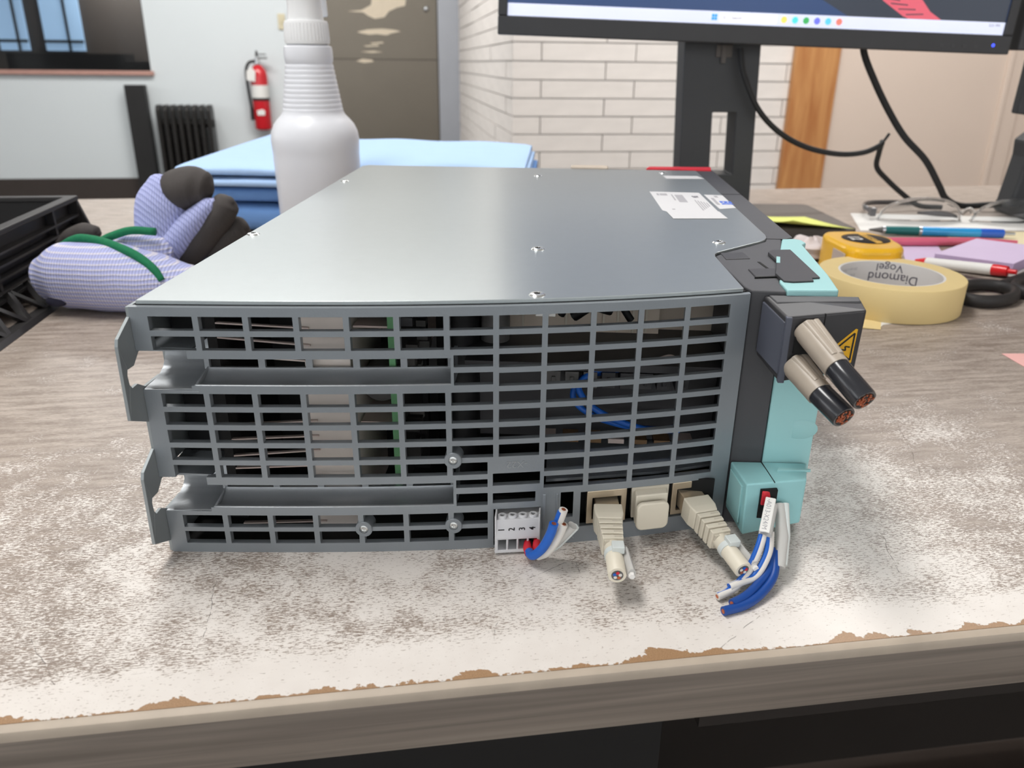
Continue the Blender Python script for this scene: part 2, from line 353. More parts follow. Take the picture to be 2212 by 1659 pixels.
# ------------------------------------------------------------------ the bench top (local u runs along the front edge, v away from it)
DA = R_(11.6)
DESK = Matrix.Translation(Vector((0, -85.3, 0))*S) @ Matrix.Rotation(DA, 4, 'Z')
def desk_mat():
    m = bpy.data.materials.new('worn_laminate'); m.use_nodes = True; nt = m.node_tree; N = nt.nodes; L = nt.links; b = N['Principled BSDF']
    def math_(op, a=None, bb=None, c=None, clamp=False):
        n = N.new('ShaderNodeMath'); n.operation = op; n.use_clamp = clamp
        for i, x in enumerate((a, bb, c)):
            if x is None: continue
            if isinstance(x, (int, float)): n.inputs[i].default_value = x
            else: L.new(x, n.inputs[i])
        return n.outputs[0]
    def vmath(op, a=None, bb=None, out=0, scale=None):
        n = N.new('ShaderNodeVectorMath'); n.operation = op
        for i, x in enumerate((a, bb)):
            if x is None: continue
            if isinstance(x, (tuple, list)): n.inputs[i].default_value = x
            else: L.new(x, n.inputs[i])
        if scale is not None: L.new(scale, n.inputs['Scale'])
        return n.outputs[out]
    def noise(vec, scale, detail=4, rough=0.55, dist=0.0):
        n = N.new('ShaderNodeTexNoise'); n.inputs['Scale'].default_value = scale; n.inputs['Detail'].default_value = detail
        n.inputs['Roughness'].default_value = rough; n.inputs['Distortion'].default_value = dist; L.new(vec, n.inputs['Vector']); return n.outputs[0]
    def mapr(x, a, bb, c=0.0, d=1.0):
        n = N.new('ShaderNodeMapRange'); n.interpolation_type = 'SMOOTHSTEP'; L.new(x, n.inputs[0])
        for i, q in enumerate((a, bb, c, d)): n.inputs[i+1].default_value = q
        return n.outputs[0]
    def mixc(f, c1, c2):
        n = N.new('ShaderNodeMix'); n.data_type = 'RGBA'; L.new(f, n.inputs[0]) if not isinstance(f, float) else None
        for i, c in ((6, c1), (7, c2)):
            if isinstance(c, tuple): n.inputs[i].default_value = c
            else: L.new(c, n.inputs[i])
        return n.outputs[2]
    tc = N.new('ShaderNodeTexCoord'); P = vmath('SCALE', tc.outputs['Object']); P.node.inputs['Scale'].default_value = 1000.0
    sep = N.new('ShaderNodeSeparateXYZ'); L.new(P, sep.inputs[0]); u, v = sep.outputs[0], sep.outputs[1]
    # how far the print is worn away: strongest in front of the working place
    du = math_('DIVIDE', math_('SUBTRACT', u, 165.0), 235.0); dv = math_('DIVIDE', math_('SUBTRACT', v, 55.0), 150.0)
    rad = math_('SQRT', math_('ADD', math_('MULTIPLY', du, du), math_('MULTIPLY', dv, dv)))
    n_big = noise(P, 0.022, 2); n_mid = noise(P, 0.09, 3)
    worn = math_('ADD', mapr(rad, 0.30, 1.55, 0.92, 0.0), math_('MULTIPLY', math_('SUBTRACT', n_big, 0.5), 1.5))
    worn = math_('ADD', worn, math_('MULTIPLY', math_('SUBTRACT', n_mid, 0.5), 1.1))
    strip = mapr(v, 10.0, 22.0, 0.9, 0.0)
    worn = math_('ADD', worn, strip)
    # fine printed grain, streaked along u
    mp = N.new('ShaderNodeMapping'); mp.inputs['Scale'].default_value = (0.16, 1.0, 1.0); L.new(P, mp.inputs[0])
    g1 = noise(mp.outputs[0], 1.9, 3, 0.72); g2 = noise(mp.outputs[0], 0.22, 2, 0.6)
    mp2 = N.new('ShaderNodeMapping'); mp2.inputs['Scale'].default_value = (0.4, 1.0, 1.0); L.new(P, mp2.inputs[0])
    g3 = noise(mp2.outputs[0], 1.7, 2, 0.7)
    fle = math_('ADD', math_('MULTIPLY', g1, 0.6), math_('MULTIPLY', g3, 0.4))
    thr = mapr(worn, -0.1, 1.7, 0.42, 0.61)
    brown = math_('MULTIPLY', mapr(math_('SUBTRACT', fle, thr), -0.012, 0.03), 0.9)
    grain = mixc(g2, lin((128, 112, 100)), lin((182, 167, 155)))
    grain = mixc(mapr(g1, 0.35, 0.65), grain, lin((160, 144, 132)))
    cream = mixc(n_mid, lin((219, 211, 204)), lin((234, 228, 222)))
    flc = mixc(g2, lin((112, 96, 84)), lin((160, 143, 130)))
    plain = mapr(worn, -0.05, 0.45)                       # unworn print further off
    top = mixc(plain, mixc(mapr(math_('ADD', math_('MULTIPLY', g1, 0.55), math_('MULTIPLY', g2, 0.45)), 0.36, 0.64), lin((134, 120, 109)), lin((186, 173, 162))), mixc(brown, cream, flc))
    # scratches (short cuts in the laminate)
    seg = [((371,167),(361,136)),((359,132),(339,88)),((37.7,62),(39,31)),((76,64),(47.8,51)),((-17,38),(-2,15)),
           ((173,66.7),(171,50)),((116.5,39.5),(118.7,29)),((137,25.5),(135,17.6)),((228,17),(207,2)),((107,61.5),(129,75.6)),
           ((300,60),(292,34)),((250,75),(276,92)),((150,48),(186,66))]
    dmin = None
    wob = noise(P, 0.08, 2)
    Pw = vmath('ADD', P, None)
    cw = N.new('ShaderNodeCombineXYZ'); L.new(math_('MULTIPLY', math_('SUBTRACT', wob, 0.5), 5.0), cw.inputs[0]); L.new(cw.outputs[0], Pw.node.inputs[1])
    flat = N.new('ShaderNodeCombineXYZ'); s2 = N.new('ShaderNodeSeparateXYZ'); L.new(Pw, s2.inputs[0]); L.new(s2.outputs[0], flat.inputs[0]); L.new(s2.outputs[1], flat.inputs[1])
    for (ax, ay), (bx_, by_) in seg:
        ba = (bx_-ax, by_-ay, 0.0); ll = ba[0]**2+ba[1]**2
        pa = vmath('SUBTRACT', flat.outputs[0], (ax, ay, 0.0))
        h = math_('DIVIDE', vmath('DOT_PRODUCT', pa, ba, 1), ll, clamp=True)
        q = N.new('ShaderNodeVectorMath'); q.operation = 'SCALE'; q.inputs[0].default_value = ba; L.new(h, q.inputs['Scale'])
        d = vmath('LENGTH', vmath('SUBTRACT', pa, q.outputs[0]), None, 1)
        dmin = d if dmin is None else math_('MINIMUM', dmin, d)
    scr = math_('MULTIPLY', mapr(dmin, 0.04, 0.22, 0.75, 0.0), mapr(noise(P, 0.25, 2), 0.40, 0.6))
    top = mixc(scr, top, lin((96, 88, 84)))
    # the chipped board core along the front edge
    chip = math_('ADD', math_('MULTIPLY', math_('MAXIMUM', math_('SUBTRACT', noise(P, 0.045, 2), 0.47), 0.0), 26.0), math_('MULTIPLY', noise(P, 0.5, 3), 5.0))
    ch = mapr(math_('SUBTRACT', v, math_('SUBTRACT', chip, 1.6)), -0.15, 0.15, 1.0, 0.0)
    core = mixc(noise(P, 2.2, 2, 0.8), lin((116, 84, 58)), lin((196, 158, 118)))
    top = mixc(ch, top, core)
    L.new(top, b.inputs['Base Color']); b.inputs['Roughness'].default_value = 0.42
    bp = N.new('ShaderNodeBump'); bp.inputs['Strength'].default_value = 0.35; bp.inputs['Distance'].default_value = 0.0006
    L.new(math_('SUBTRACT', 1.0, math_('MAXIMUM', ch, scr)), bp.inputs['Height']); L.new(bp.outputs[0], b.inputs['Normal'])
    MATS['worn_laminate'] = m
desk_mat()
mat('bench_frame', (26, 24, 23), 0.7, var=0.1)
mat('apron_and_shade_brown', (40, 34, 30), 0.8, var=0.2, scale=12)
mat('edge_worn', (182, 168, 152), 0.5, var=0.18, scale=70)
wb = thing('workbench', 'worn wood-print workbench with scratched top and chipped front edge', 'desk', M=DESK)
put('worktop', MB().box(-1300, 1500, 0.6, 893, -23, 0), 'worn_laminate', wb)
eb = put('edge_band', MB().prism([(0.6, -0.2), (-0.5, -0.25), (-1.9, -0.9), (-2.3, -1.8), (-2.4, -23.4), (0.6, -23.4)], -1300, 1500, 'x'), 'edge_band', wb, smooth=30)
put('worn_rim', MB().prism([(0.5, -0.12), (-0.6, -0.2), (-2.05, -0.9), (-2.5, -2.0), (-2.46, -4.2), (-2.3, -4.2), (-1.8, -1.0)], -1300, 1500, 'x'), 'edge_worn', eb, smooth=30)
put('underbench_shade_block', MB().box(-700, 215, 60, 640, -740, -23.5), 'bench_frame', wb)  # added black block that makes the space under the bench dark
put('underbench_shade_sheet', MB().box(215, 1480, 560, 590, -740, -23.5), 'apron_and_shade_brown', wb)  # added dark sheet for the gloom under the right half
put('apron', MB().box(215, 1480, 25, 45, -58, -23.5), 'apron_and_shade_brown', wb)
for x in (-1240, 1440): put('leg', MB().box(x-25, x+25, 800, 850, -745, -23.5), 'bench_frame', wb)
# ------------------------------------------------------------------ the drive module lying on its side
mat('cast_grey', (138, 144, 149), 0.36, metal=0.35, var=0.06, scale=40, bump=0.06, bscale=900)
mat('cast_bright', (158, 162, 166), 0.32, metal=0.5, var=0.09, scale=50, bump=0.05, bscale=700)
mat('zinc_sheet', (166, 172, 173), 0.29, metal=0.62, var=0.035, scale=160, bump=0.03, bscale=1500)
mat('tab_steel', (150, 156, 158), 0.45, metal=0.35, var=0.05, scale=60)
mat('dark_plastic', (70, 70, 73), 0.5, var=0.06, scale=80, bump=0.05, bscale=1500)
mat('black_plastic', (56, 55, 57), 0.42, var=0.1, scale=60)
mat('cyan_plastic', (160, 208, 209), 0.42, var=0.03, scale=50, spec=0.4)
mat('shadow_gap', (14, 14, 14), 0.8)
mat('inner_dark', (30, 29, 29), 0.8, var=0.1)  # dark tone for the shade inside the housing, also for dark board parts
mat('aluminium', (214, 204, 196), 0.5, metal=0.1, var=0.08, scale=60)
mat('fin_metal', (206, 190, 182), 0.5, metal=0.3, var=0.05)
mat('pcb_green', (96, 150, 104), 0.5, var=0.08)
mat('copper_part', (120, 92, 62), 0.5, var=0.2, scale=200)
mat('grey_part', (96, 94, 92), 0.5, var=0.2, scale=200)
mat('card_beige', (206, 192, 176), 0.7, var=0.06, scale=40)
mat('capacitor_black', (18, 18, 20), 0.5)
mat('wire_blue', (30, 96, 190), 0.4, var=0.06)
mat('wire_dark_blue', (24, 72, 150), 0.4, var=0.06)
mat('wire_white', (226, 222, 216), 0.45, var=0.04)
mat('screw_zinc', (210, 212, 210), 0.25, metal=0.8, var=0.1, scale=300)
mat('port_metal', (196, 180, 156), 0.32, metal=0.55, var=0.12, scale=200)
mat('port_inside', (34, 30, 28), 0.6)
mat('ivory', (224, 216, 198), 0.45, var=0.03, scale=60)
mat('ivory_dark', (206, 198, 182), 0.5, var=0.03, scale=60)
mat('red_plastic', (214, 44, 58), 0.4, var=0.06)
mat('sticker', (216, 215, 216), 0.45, var=0.015)
mat('print_grey', (166, 164, 168), 0.6); mat('print_dark', (70, 66, 84), 0.6); mat('print_blue', (60, 104, 206), 0.5); mat('print_black', (26, 26, 28), 0.5)

def yc(x):
    t = max(0.0, x)/217.27
    return 11.11*t + 5.32*t*t + 18.74*t**3
U = thing('drive_module', 'grey metal drive module lying on its side with a slotted grille face', 'drive module', base=(108.0, 180.0, 0.0))
# ---- grille casting
holes = []
PIT_X, PIT_Z = 17.15, 7.22
cl = lambda c: 6.1 + PIT_X*c
cr_ = lambda c: cl(c) + 15.1
rt_ = lambda r: 96.1 - PIT_Z*r
rb_ = lambda r: rt_(r) - 5.15
for c in range(12):
    for r in (0, 1): holes.append((cl(c), cr_(c), rb_(r), rt_(r)))
    for r in range(4, 8): holes.append((cl(c), cr_(c), rb_(r), rt_(r)))
for c in range(7, 12):
    for r in (2, 3): holes.append((cl(c), cr_(c), rb_(r), rt_(r)))
for c in range(0, 6): holes.append((cl(c), cr_(c), rb_(8), rt_(8)))
holes.append((cl(6), 122.0, rb_(8), rt_(8)))
for c in range(8, 12):
    for r in (8, 9): holes.append((cl(c), cr_(c), rb_(r), rt_(r)))
holes += [(110.2, 124.1, 77.0, 81.6), (110.2, 124.1, 70.0, 74.9)]
holes += [(110.2, 122.0, 27.6, 31.0), (110.2, 122.0, 19.7, 25.0)]
for r in (11, 12):
    for c in range(0, 6): holes.append((cl(c), cr_(c), rb_(r)-0.2, rt_(r)))
    holes.append((cl(6), 122.0, rb_(r)-0.2, rt_(r)))
holes += [(123.9, 141.8, 28.0, 33.3), (123.9, 140.2, 20.3, 24.7), (124.2, 142.4, 1.2, 17.6)]
holes += [(150.0, 155.0, 12.0, 23.4), (157.8, 211.6, 7.2, 22.9)]
CH = [(83.4, 80.6, 70.3, 67.4), (33.2, 30.0, 20.1, 17.0)]      # two cable channels: upper bar foot (left end), upper bar foot, ridge, ridge foot
for a, b, c, d in CH:
    holes.append((17.5, 109.6, c, b)); holes.append((0.0, 17.5, c-1.6, a))
g = lattice(holes, [0.0, 217.27], [0.0, 99.4], lambda x, z, d: (x, yc(x)+d, z), 2.6, extra_u=[k*6 for k in range(37)])
put('grille', g, 'cast_grey', U, bevel=0.45, seg=3, blim=50)
# channels: coved floor, slotted back wall
for a, b, c, d in CH:
    prof = [(0.0, c), (0.3, c+0.35), (1.0, c+0.4), (2.4, c-0.1), (4.6, c-0.45), (6.8, c+0.1), (8.6, c+1.3), (9.6, c+2.4), (10.0, c+3.2)]
    def floor_fn(s, t, prof=prof):
        i = t*(len(prof)-1); k = min(int(i), len(prof)-2); q = i-k
        y = prof[k][0]*(1-q)+prof[k+1][0]*q; z = prof[k][1]*(1-q)+prof[k+1][1]*q
        x = 19.0 + (109.6-19.0)*s
        return (x, yc(x)+y, z)
    put('channel_floor', MB().grid(floor_fn, 24, 12), 'cast_bright', U, smooth=60)
    hs = [(cl(k)+0.2, cr_(k)-0.2, c+3.1, b-3.0) for k in range(1, 6)]
    hs[0] = (20.3, cr_(1)-0.2, c+3.1, b-3.0)
    put('channel_back', lattice(hs, [18.5, 110.0], [c+2.6, b-2.6], lambda x, z, d: (x, yc(x)+10+d, z), 1.5, extra_u=[k*8 for k in range(3, 14)]), 'cast_bright', U)
    put('channel_end', MB().hexa([(109.0, yc(109), c-0.4), (110.2, yc(110), c-0.4), (110.2, yc(110)+12, c-0.4), (109.0, yc(109)+12, c-0.4)],
                                 [(109.0, yc(109)+0.3, b+0.5), (110.2, yc(110)+0.3, b+0.5), (110.2, yc(110)+12, b+0.5), (109.0, yc(109)+12, b+0.5)]), 'cast_grey', U, bevel=0.3)
    # cove round the fixing slot at the rear plate
    cv = [(0.0, c-2.2), (0.8, c-1.5), (3.0, c-1.2), (8.0, c-1.1), (12.0, c-0.6), (15.5, c+0.9), (18.0, c+3.6), (19.6, c+7.2), (20.0, a+0.2)]
    def cove_fn(s, t, cv=cv):
        i = t*(len(cv)-1); k = min(int(i), len(cv)-2); q = i-k
        y = cv[k][0]*(1-q)+cv[k+1][0]*q; z = cv[k][1]*(1-q)+cv[k+1][1]*q
        return (0.3 + 19.4*s, yc(19*s)+y, z)
    put('slot_cove', MB().grid(cove_fn, 8, 24), 'cast_bright', U, smooth=80)
    # lip that closes the step between cove and channel
    put('channel_lip', MB().hexa([(17.6, yc(18), c-1.4), (19.4, yc(19), c-1.4), (19.4, yc(19)+11, c-0.6), (17.6, yc(18)+12, c-0.8)],
                                 [(18.4, yc(18)+0.4, c+0.1), (19.4, yc(19)+0.3, c+0.1), (19.9, yc(19)+11, c+4.2), (19.4, yc(18)+11, c+3.4)]), 'cast_bright', U, bevel=0.4)
# bosses with screws
for k, (x, z) in enumerate([(109.2, 39.6), (108.9, 11.0), (74.6, 10.5)]):
    y = yc(x)
    b = put('boss', MB().lathe([(1.75, -0.05), (1.75, -0.6), (3.1, -0.6), (3.35, -0.3), (3.35, 6.0), (1.75, 6.0), (1.75, -0.05)], (x, y, z), 24, 'y', ring=True), 'cast_grey', U, smooth=35)
    put('screw', MB().lathe([(0.01, 0.3), (0.55, -0.05), (0.9, -0.3), (1.6, -0.15), (1.75, -0.05)], (x, y, z), 16, 'y'), 'screw_zinc', b, smooth=40)
# ribs behind the face that the ports sit between
put('port_rib', MB().box(143.0, 144.4, yc(143)-0.2, yc(143)+4, 7, 23.2).box(148.2, 149.2, yc(149)-0.5, yc(149)+4, 7, 23.2), 'cast_grey', U, bevel=0.3)
put('port_recess', MB().box(157.8, 211.6, 31.0, 32.0, 5, 23.5).box(124.2, 142.6, 21.0, 22.0, 0.5, 18), 'shadow_gap', U)
# ---- rear mounting plate with two slotted lugs that stand past the face
def lug(z):
    up = [(0, z+26.4), (-9.3, z+21.5), (-10.2, z+19), (-10.9, z-8), (0, z-13.6)]
    return up
plate = []
for zc in (69.4, 18.6):
    P = [(14, zc+27), (0, zc+26.4), (-9.3, zc+21.5), (-10.3, zc+19.0), (-11.0, zc-7.9), (0, zc-13.4), (14, zc-13.4),
         (14, zc-0.4), (2.2, zc-0.3), (-2.5, zc+2.6), (-6.1, zc+2.5), (-7.4, zc+4.2), (-7.7, zc+7.8), (-7.0, zc+9.6), (-2.6, zc+9.5), (1.7, zc+13.0), (14, zc+14)]
    # two halves so that every face stays simple
    n = len(P)
    mb = MB()
    A = [P[0], P[1], P[2], P[3], P[13], P[14], P[15], P[16]]
    B = [P[3], P[4], P[11], P[12], P[13]]
    Cc = [P[4], P[5], P[6], P[7], P[8], P[9], P[10], P[11]]
    for poly in (A, B, Cc): mb.prism(poly, -1.3, -0.1, 'x')
    put('mounting_lug', mb, 'tab_steel', U, bevel=0.12)
put('rear_plate', MB().box(-1.25, -0.15, 20, 345, 0.3, 99.2).box(-1.25, -0.15, 0.4, 20, 33.5, 67.0).box(-1.25, -0.15, 0.4, 20, 0.3, 17.0).box(-1.25, -0.15, 0.4, 20, 83.6, 99.2), 'tab_steel', U)
# ---- sheet housing
put('base_sheet', MB().prism([(0, 5), (60, 9), (120, 17), (170, 26), (216, 39), (216, 345), (0, 345)], 0.0, 1.0), 'inner_dark', U)  # coloured dark so that it carries the interior shade
put('front_wall', MB().box(215.6, 216.8, 40, 345, 1, 99), 'inner_dark', U)  # interior shade put into the colour here too
put('far_grille', lattice([(8+16*i, 21+16*i, 8+9*j, 14+9*j) for i in range(13) for j in range(10)], [0, 216.8], [0, 99.4], lambda x, z, d: (x, 344-d, z), 2.0), 'cast_grey', U)
edge = [(x, yc(x)+2.6) for x in [1.5+ (213.6-1.5)*k/20 for k in range(21)]]
corner = [(213.2, 79.0), (213.0, 86), (213.6, 90.0), (215.2, 93.2), (217.8, 96.0), (232.6, 110.6), (238.4, 116.2), (241.6, 120.4), (243.6, 125.2), (244.4, 131.0), (244.2, 345.5)]
put('top_cover', MB().prism(edge + [(214.9, yc(215)+2.6)] + corner + [(4.5, 345.5), (1.2, 340)], 99.5, 101.0), 'zinc_sheet', U, bevel=0.25)
put('cover_seam', MB().prism([(x, y-0.25) for x, y in edge] + [(215.8, 38), (213.4, 79), (244, 132), (244, 344), (2, 344)], 99.2, 99.55), 'shadow_gap', U)
for x, y in [(137.2, 91.4), (139.0, 21.6), (219.2, 112.2), (6.4, 269), (4.4, 108), (131.3, 306.7), (219, 330)]:
    s = put('cover_screw', MB().lathe([(0.01, 0.35), (1.1, 0.35), (1.4, 0.7), (2.5, 0.55), (3.1, 0.0)], (x, y, 101.0), 20), 'screw_zinc', U, smooth=35)
    put('drive_socket', MB().prism([(x+1.1*math.cos(k*math.pi/6)*(1 if k % 2 else 0.6), y+1.1*math.sin(k*math.pi/6)*(1 if k % 2 else 0.6)) for k in range(12)], 101.3, 101.75), 'shadow_gap', s)
# ---- inside
put('light_leak_filler', MB().box(19.8, 23.4, 13.5, 22, 20, 99), 'inner_dark', U)  # added black filler that hides light specks coming through the slots
put('interior_shade_sheet', MB().box(2, 90, 70, 72, 2, 98).box(90, 214, 100, 102, 2, 98), 'capacitor_black', U)  # black sheets added to paint the depth of the interior as shade
put('heat_sink_block', MB().prism([(53.6, 17.5), (70.6, 18.5), (70.6, 190), (53.6, 190)], 2, 98.4), 'aluminium', U, bevel=0.3)
rnd = random.Random(3)
for k in range(15):
    z = 94.5 - k*6.35; tilt = [0.9, 1.6, 2.4, 2.2, 1.2, 0.4, -0.5, -1.2, -0.9, -1.6, -0.7, 0.4, 0.9, 0.3, -0.4][k]
    put('cooling_fin', MB().hexa([(23.5, 13.5, z+tilt-0.28), (56.5, 16.6, z-tilt*0.35-0.28), (56.5, 18.0, z-tilt*0.35-0.28), (23.5, 15.0, z+tilt-0.28)],
                                 [(23.5, 13.5, z+tilt+0.28), (56.5, 16.6, z-tilt*0.35+0.28), (56.5, 18.0, z-tilt*0.35+0.28), (23.5, 15.0, z+tilt+0.28)]), 'fin_metal', U)
for z_ in (83.0, 32.6): put('slot_roof', MB().box(0.2, 18.6, 3, 22, z_, z_+0.8), 'cast_grey', U)
put('light_leak_blocker', MB().box(3, 22, 21.4, 180, 3, 97), 'capacitor_black', U)  # added black box that blocks light leaking in behind the coves
put('inner_sheet', MB().box(71.5, 84.5, 22, 180, 86.6, 87.4).box(71.5, 84.5, 24, 180, 46.8, 47.4), 'fin_metal', U)
put('film_capacitor', MB().lathe([(0.1, 0), (7.5, 0.6), (8, 2), (8, 40)], (78, 32, 60), 24, 'y'), 'grey_part', U, smooth=40)
pcb = put('circuit_board', MB().box(84.8, 87.2, 19.5, 90, 16, 98.5), 'pcb_green', U)
put('board_cover', MB().box(87.2, 87.8, 21.5, 90, 16.5, 98), 'inner_dark', pcb)
for k in range(26):
    z = rnd.uniform(20, 96); y = rnd.uniform(20, 60); h = rnd.uniform(2, 7)
    put('board_component', MB().box(87.8, 87.8+h, y+4, y+4+rnd.uniform(2, 6), z, z+rnd.uniform(1.5, 4)), rnd.choice(['copper_part', 'grey_part', 'black_plastic', 'inner_dark']), pcb)
put('dark_column', MB().lathe([(7.5, 2), (7.5, 98)], (107, 60, 0), 20), 'capacitor_black', U, smooth=40)
put('grey_column', MB().lathe([(6, 66), (6, 98)], (121, 62, 0), 20), 'grey_part', U, smooth=40)
put('inner_panel', MB().box(122, 190, 74, 75.5, 68, 98.5).box(190, 214, 80, 82, 64, 98.5), 'card_beige', U)
for x in (131.5, 150, 166, 172, 178.5, 184): put('panel_rib', MB().box(x, x+0.9, 73.0, 74.2, 70, 98), 'ivory_dark', U)
put('white_block', MB().box(138.4, 145.8, 29, 46, 90.5, 98.5), 'paper_white', U, bevel=0.3)
put('round_capacitor', MB().lathe([(0.1, 0), (15.5, 1), (16.3, 3), (16.3, 22)], (176.5, 50, 103), 36, 'y').fn(lambda q: (q[0], q[1], min(q[2], 98.8))), 'capacitor_black', U, smooth=40)
put('cable_tie_loop', MB().tube(smooth_path([(148, 52, 84), (152, 50, 91), (161, 50, 93), (170, 52, 90), (176, 54, 82)]), 1.6, 8).tube(smooth_path([(153, 54, 83), (160, 52, 88), (168, 54, 86)]), 2.4, 8), 'capacitor_black', U, smooth=60)
put('inner_wires', MB().tube(smooth_path([(149, 40, 99), (151, 40, 95), (150, 40, 90)]), 0.5, 6).tube([(153, 40, 99), (154, 42, 88)], 1.6, 6).tube([(161, 42, 99), (165, 44, 89)], 1.8, 6), 'black_rubber', U, smooth=60)
put('component_tray', MB().box(111, 214, 36, 150, 66.5, 69.5).box(111, 214, 60, 62, 26, 68), 'black_plastic', U)
put('tray_edge_clip', MB().tube(smooth_path([(186, 35, 73.2), (190, 35, 74.4), (194, 35, 73), (199, 35, 74.3), (204, 36, 73.6)]), 0.45, 6), 'fin_metal', U, smooth=60)
for k in range(8): put('connector_block', MB().box(143+k*7.4, 148.6+k*7.4, 46, 58, 55, 62).box(145+k*7.4, 146.6+k*7.4, 45, 47, 57, 60), 'grey_part' if k < 3 else 'black_plastic', U, bevel=0.3)
for k in range(7): put('ribbon_socket', MB().box(141+k*9.4, 147.5+k*9.4, 44, 52, 31.4, 33.4), 'copper_part' if k % 3 else 'fin_metal', U)
put('loop_wire', MB().tube(smooth_path([(172, 50, 62), (163, 48, 62), (156, 44, 57), (160, 40, 51), (170, 38, 45.5), (184, 38, 41.2), (197, 40, 40.6)], 8), 1.35, 10)
                      .tube(smooth_path([(170, 54, 60), (158, 50, 58), (154, 46, 51), (161, 43, 45), (174, 42, 41), (188, 42, 39.5), (198, 44, 40)], 8), 1.35, 10), 'wire_blue', U, smooth=60)
put('lower_shelf', MB().prism([(144, 23), (170, 28.5), (190, 33), (214, 42), (214, 120), (144, 120)], 24.0, 25.2), 'cast_grey', U)
# embossed marks on the casting (they stand upside down in this position)
for txt, x, z, s in (('-X22', 133.0, 37.0, 4.0), ('X21', 153.0, 3.4, 3.6), ('X500', 186.0, 3.8, 3.6)):
    y = yc(x)-0.02; sl = (yc(x+3)-yc(x-3))/6
    lettering('embossed_mark', txt, s, 'cast_bright', U, frame((x, y, z), (-1, -sl, 0), (0, 0, -1)), 0.15)
# ---- network sockets in the recess
for x0, x1 in ((160.4, 176.2), (194.7, 210.6)):
    y = yc((x0+x1)/2)+0.6; xm = (x0+x1)/2
    sl = (yc(x1)-yc(x0))/(x1-x0)
    sk = put('network_socket', lattice([(x0+2.2, x1-2.2, 9.6, 19.2)], [x0, x1], [7.6, 22.4], lambda x, z, d: (x, yc(xm)+0.8+sl*(x-xm)+d, z), 9.0), 'port_metal', U, bevel=0.3)
    put('socket_contacts', MB().box(x0+2.4, x1-2.4, y+6, y+7, 9.6, 19.2), 'port_inside', sk)
# ---- plastic front frame and cover
put('front_frame', MB().prism([(217.9, 37.0), (230.4, 36.4), (230.8, 48), (244.5, 100), (250.5, 125.0), (257.4, 131.0), (257.8, 362), (253, 366), (244.6, 366), (244.6, 131), (241.8, 120.2), (232.8, 110.2), (218.0, 95.6), (213.8, 89.6), (213.4, 79.0), (216.2, 42)], 0.2, 100.2), 'dark_plastic', U, bevel=0.6)
put('frame_joint', MB().box(236, 251, 125.2, 126.0, 99.6, 100.3).box(245, 258, 250, 250.9, 99.6, 100.3), 'shadow_gap', U)
cov = put('front_cover', MB().prism([(230.7, 36.2), (249.6, 37.6), (252.4, 60), (256.6, 112.0), (259.2, 116.0), (258.8, 121.4), (256.0, 124.0), (250.2, 122.8), (244.0, 101.0), (230.7, 48.0)], 4.0, 101.0), 'cyan_plastic', U, bevel=0.7, seg=3)
put('finger_recess', MB().lathe([(0.1, -0.15), (6.5, -0.15), (7.2, 0.3)], (243.5, 37.1, 44.0), 32, 'y', 1.0, 0.62), 'cyan_plastic', cov, smooth=50)
put('hinge_plate', MB().prism([(236.6, 92.6), (239.2, 97.2), (247.6, 98.6), (247.0, 52.6), (243.6, 51.6), (243.2, 47.6), (235.0, 45.6), (231.8, 46.4), (231.2, 57.2), (234.3, 69.0), (237.0, 79)], 100.4, 101.7), 'black_plastic', U, bevel=0.2)
put('hinge_slot', MB().prism([(235.6, 74.0), (237.0, 73.6), (239.6, 84.0), (238.2, 84.6)], 101.5, 101.82), 'cyan_plastic', cov)
put('latch_inset', MB().prism([(222.8, 66.9), (223.2, 55.0), (236.0, 58.0), (233.8, 69.0)], 100.0, 100.7).prism([(216.6, 94.4), (226.8, 96.6), (227.6, 85.4), (217.0, 83.0)], 100.0, 100.5), 'black_plastic', U, bevel=0.3)
put('latch_gap', MB().prism([(229.5, 80.5), (230.6, 80.5), (232.0, 68.6), (230.9, 68.6)], 100.0, 100.35).prism([(222.6, 54.3), (236.2, 57.3), (236.2, 56.7), (222.6, 53.7)], 100.0, 100.75), 'shadow_gap', U)
# red clip and beige edging at the far end
put('red_clip', MB().prism([(209, 352), (256, 350), (258, 364), (212, 362)], 98.5, 101.4), 'red_plastic', U, bevel=0.6)
put('far_edging', MB().prism([(154, 347), (181, 346.5), (181.5, 356), (176, 358), (160, 358), (154, 356)], 96, 102.2), 'card_beige', U, bevel=0.8)
# ---- stickers on the cover
st = put('rating_label', MB().prism([(201.3, 249.7), (231.2, 248.0), (232.2, 186), (231.6, 168.5), (205.5, 166.4), (205.0, 184), (202.2, 188)], 101.02, 101.16), 'sticker', U)
put('label_strip', MB().prism([(204.0, 184.5), (232.6, 187), (233.6, 168.0), (205.2, 165.0)], 101.16, 101.3), 'sticker', st)
pr = MB()
for a, b, c, d in [(206.4, 210.8, 236, 243), (204.6, 206, 236, 243), (215, 219.8, 214, 239), (213, 213.9, 220, 240), (208, 209.6, 190.5, 193)]: put('label_print', MB().box(a, b, c, d, 101.17, 101.2), 'print_grey', st)
for k in range(5): put('label_print', MB().box(224.4+k*1.35, 225.1+k*1.35, 190+3*k, 222-2*k, 101.17, 101.2), 'print_grey', st)
lettering('label_print', 'SN', 5.2, 'print_dark', st, frame((226.4, 233, 101.2), (0, -1, 0), (1, 0, 0)), 0.02, bold=0.1)
s2 = put('repair_label', MB().prism([(233.2, 241.6), (244.0, 240.5), (244.0, 199.6), (234.4, 195.5)], 101.02, 101.16), 'sticker', U)
lettering('label_print', 'ERI', 8.5, 'print_blue', s2, frame((241.2, 214.5, 101.18), (0, -1, 0), (1, 0, 0)), 0.02, bold=0.4)
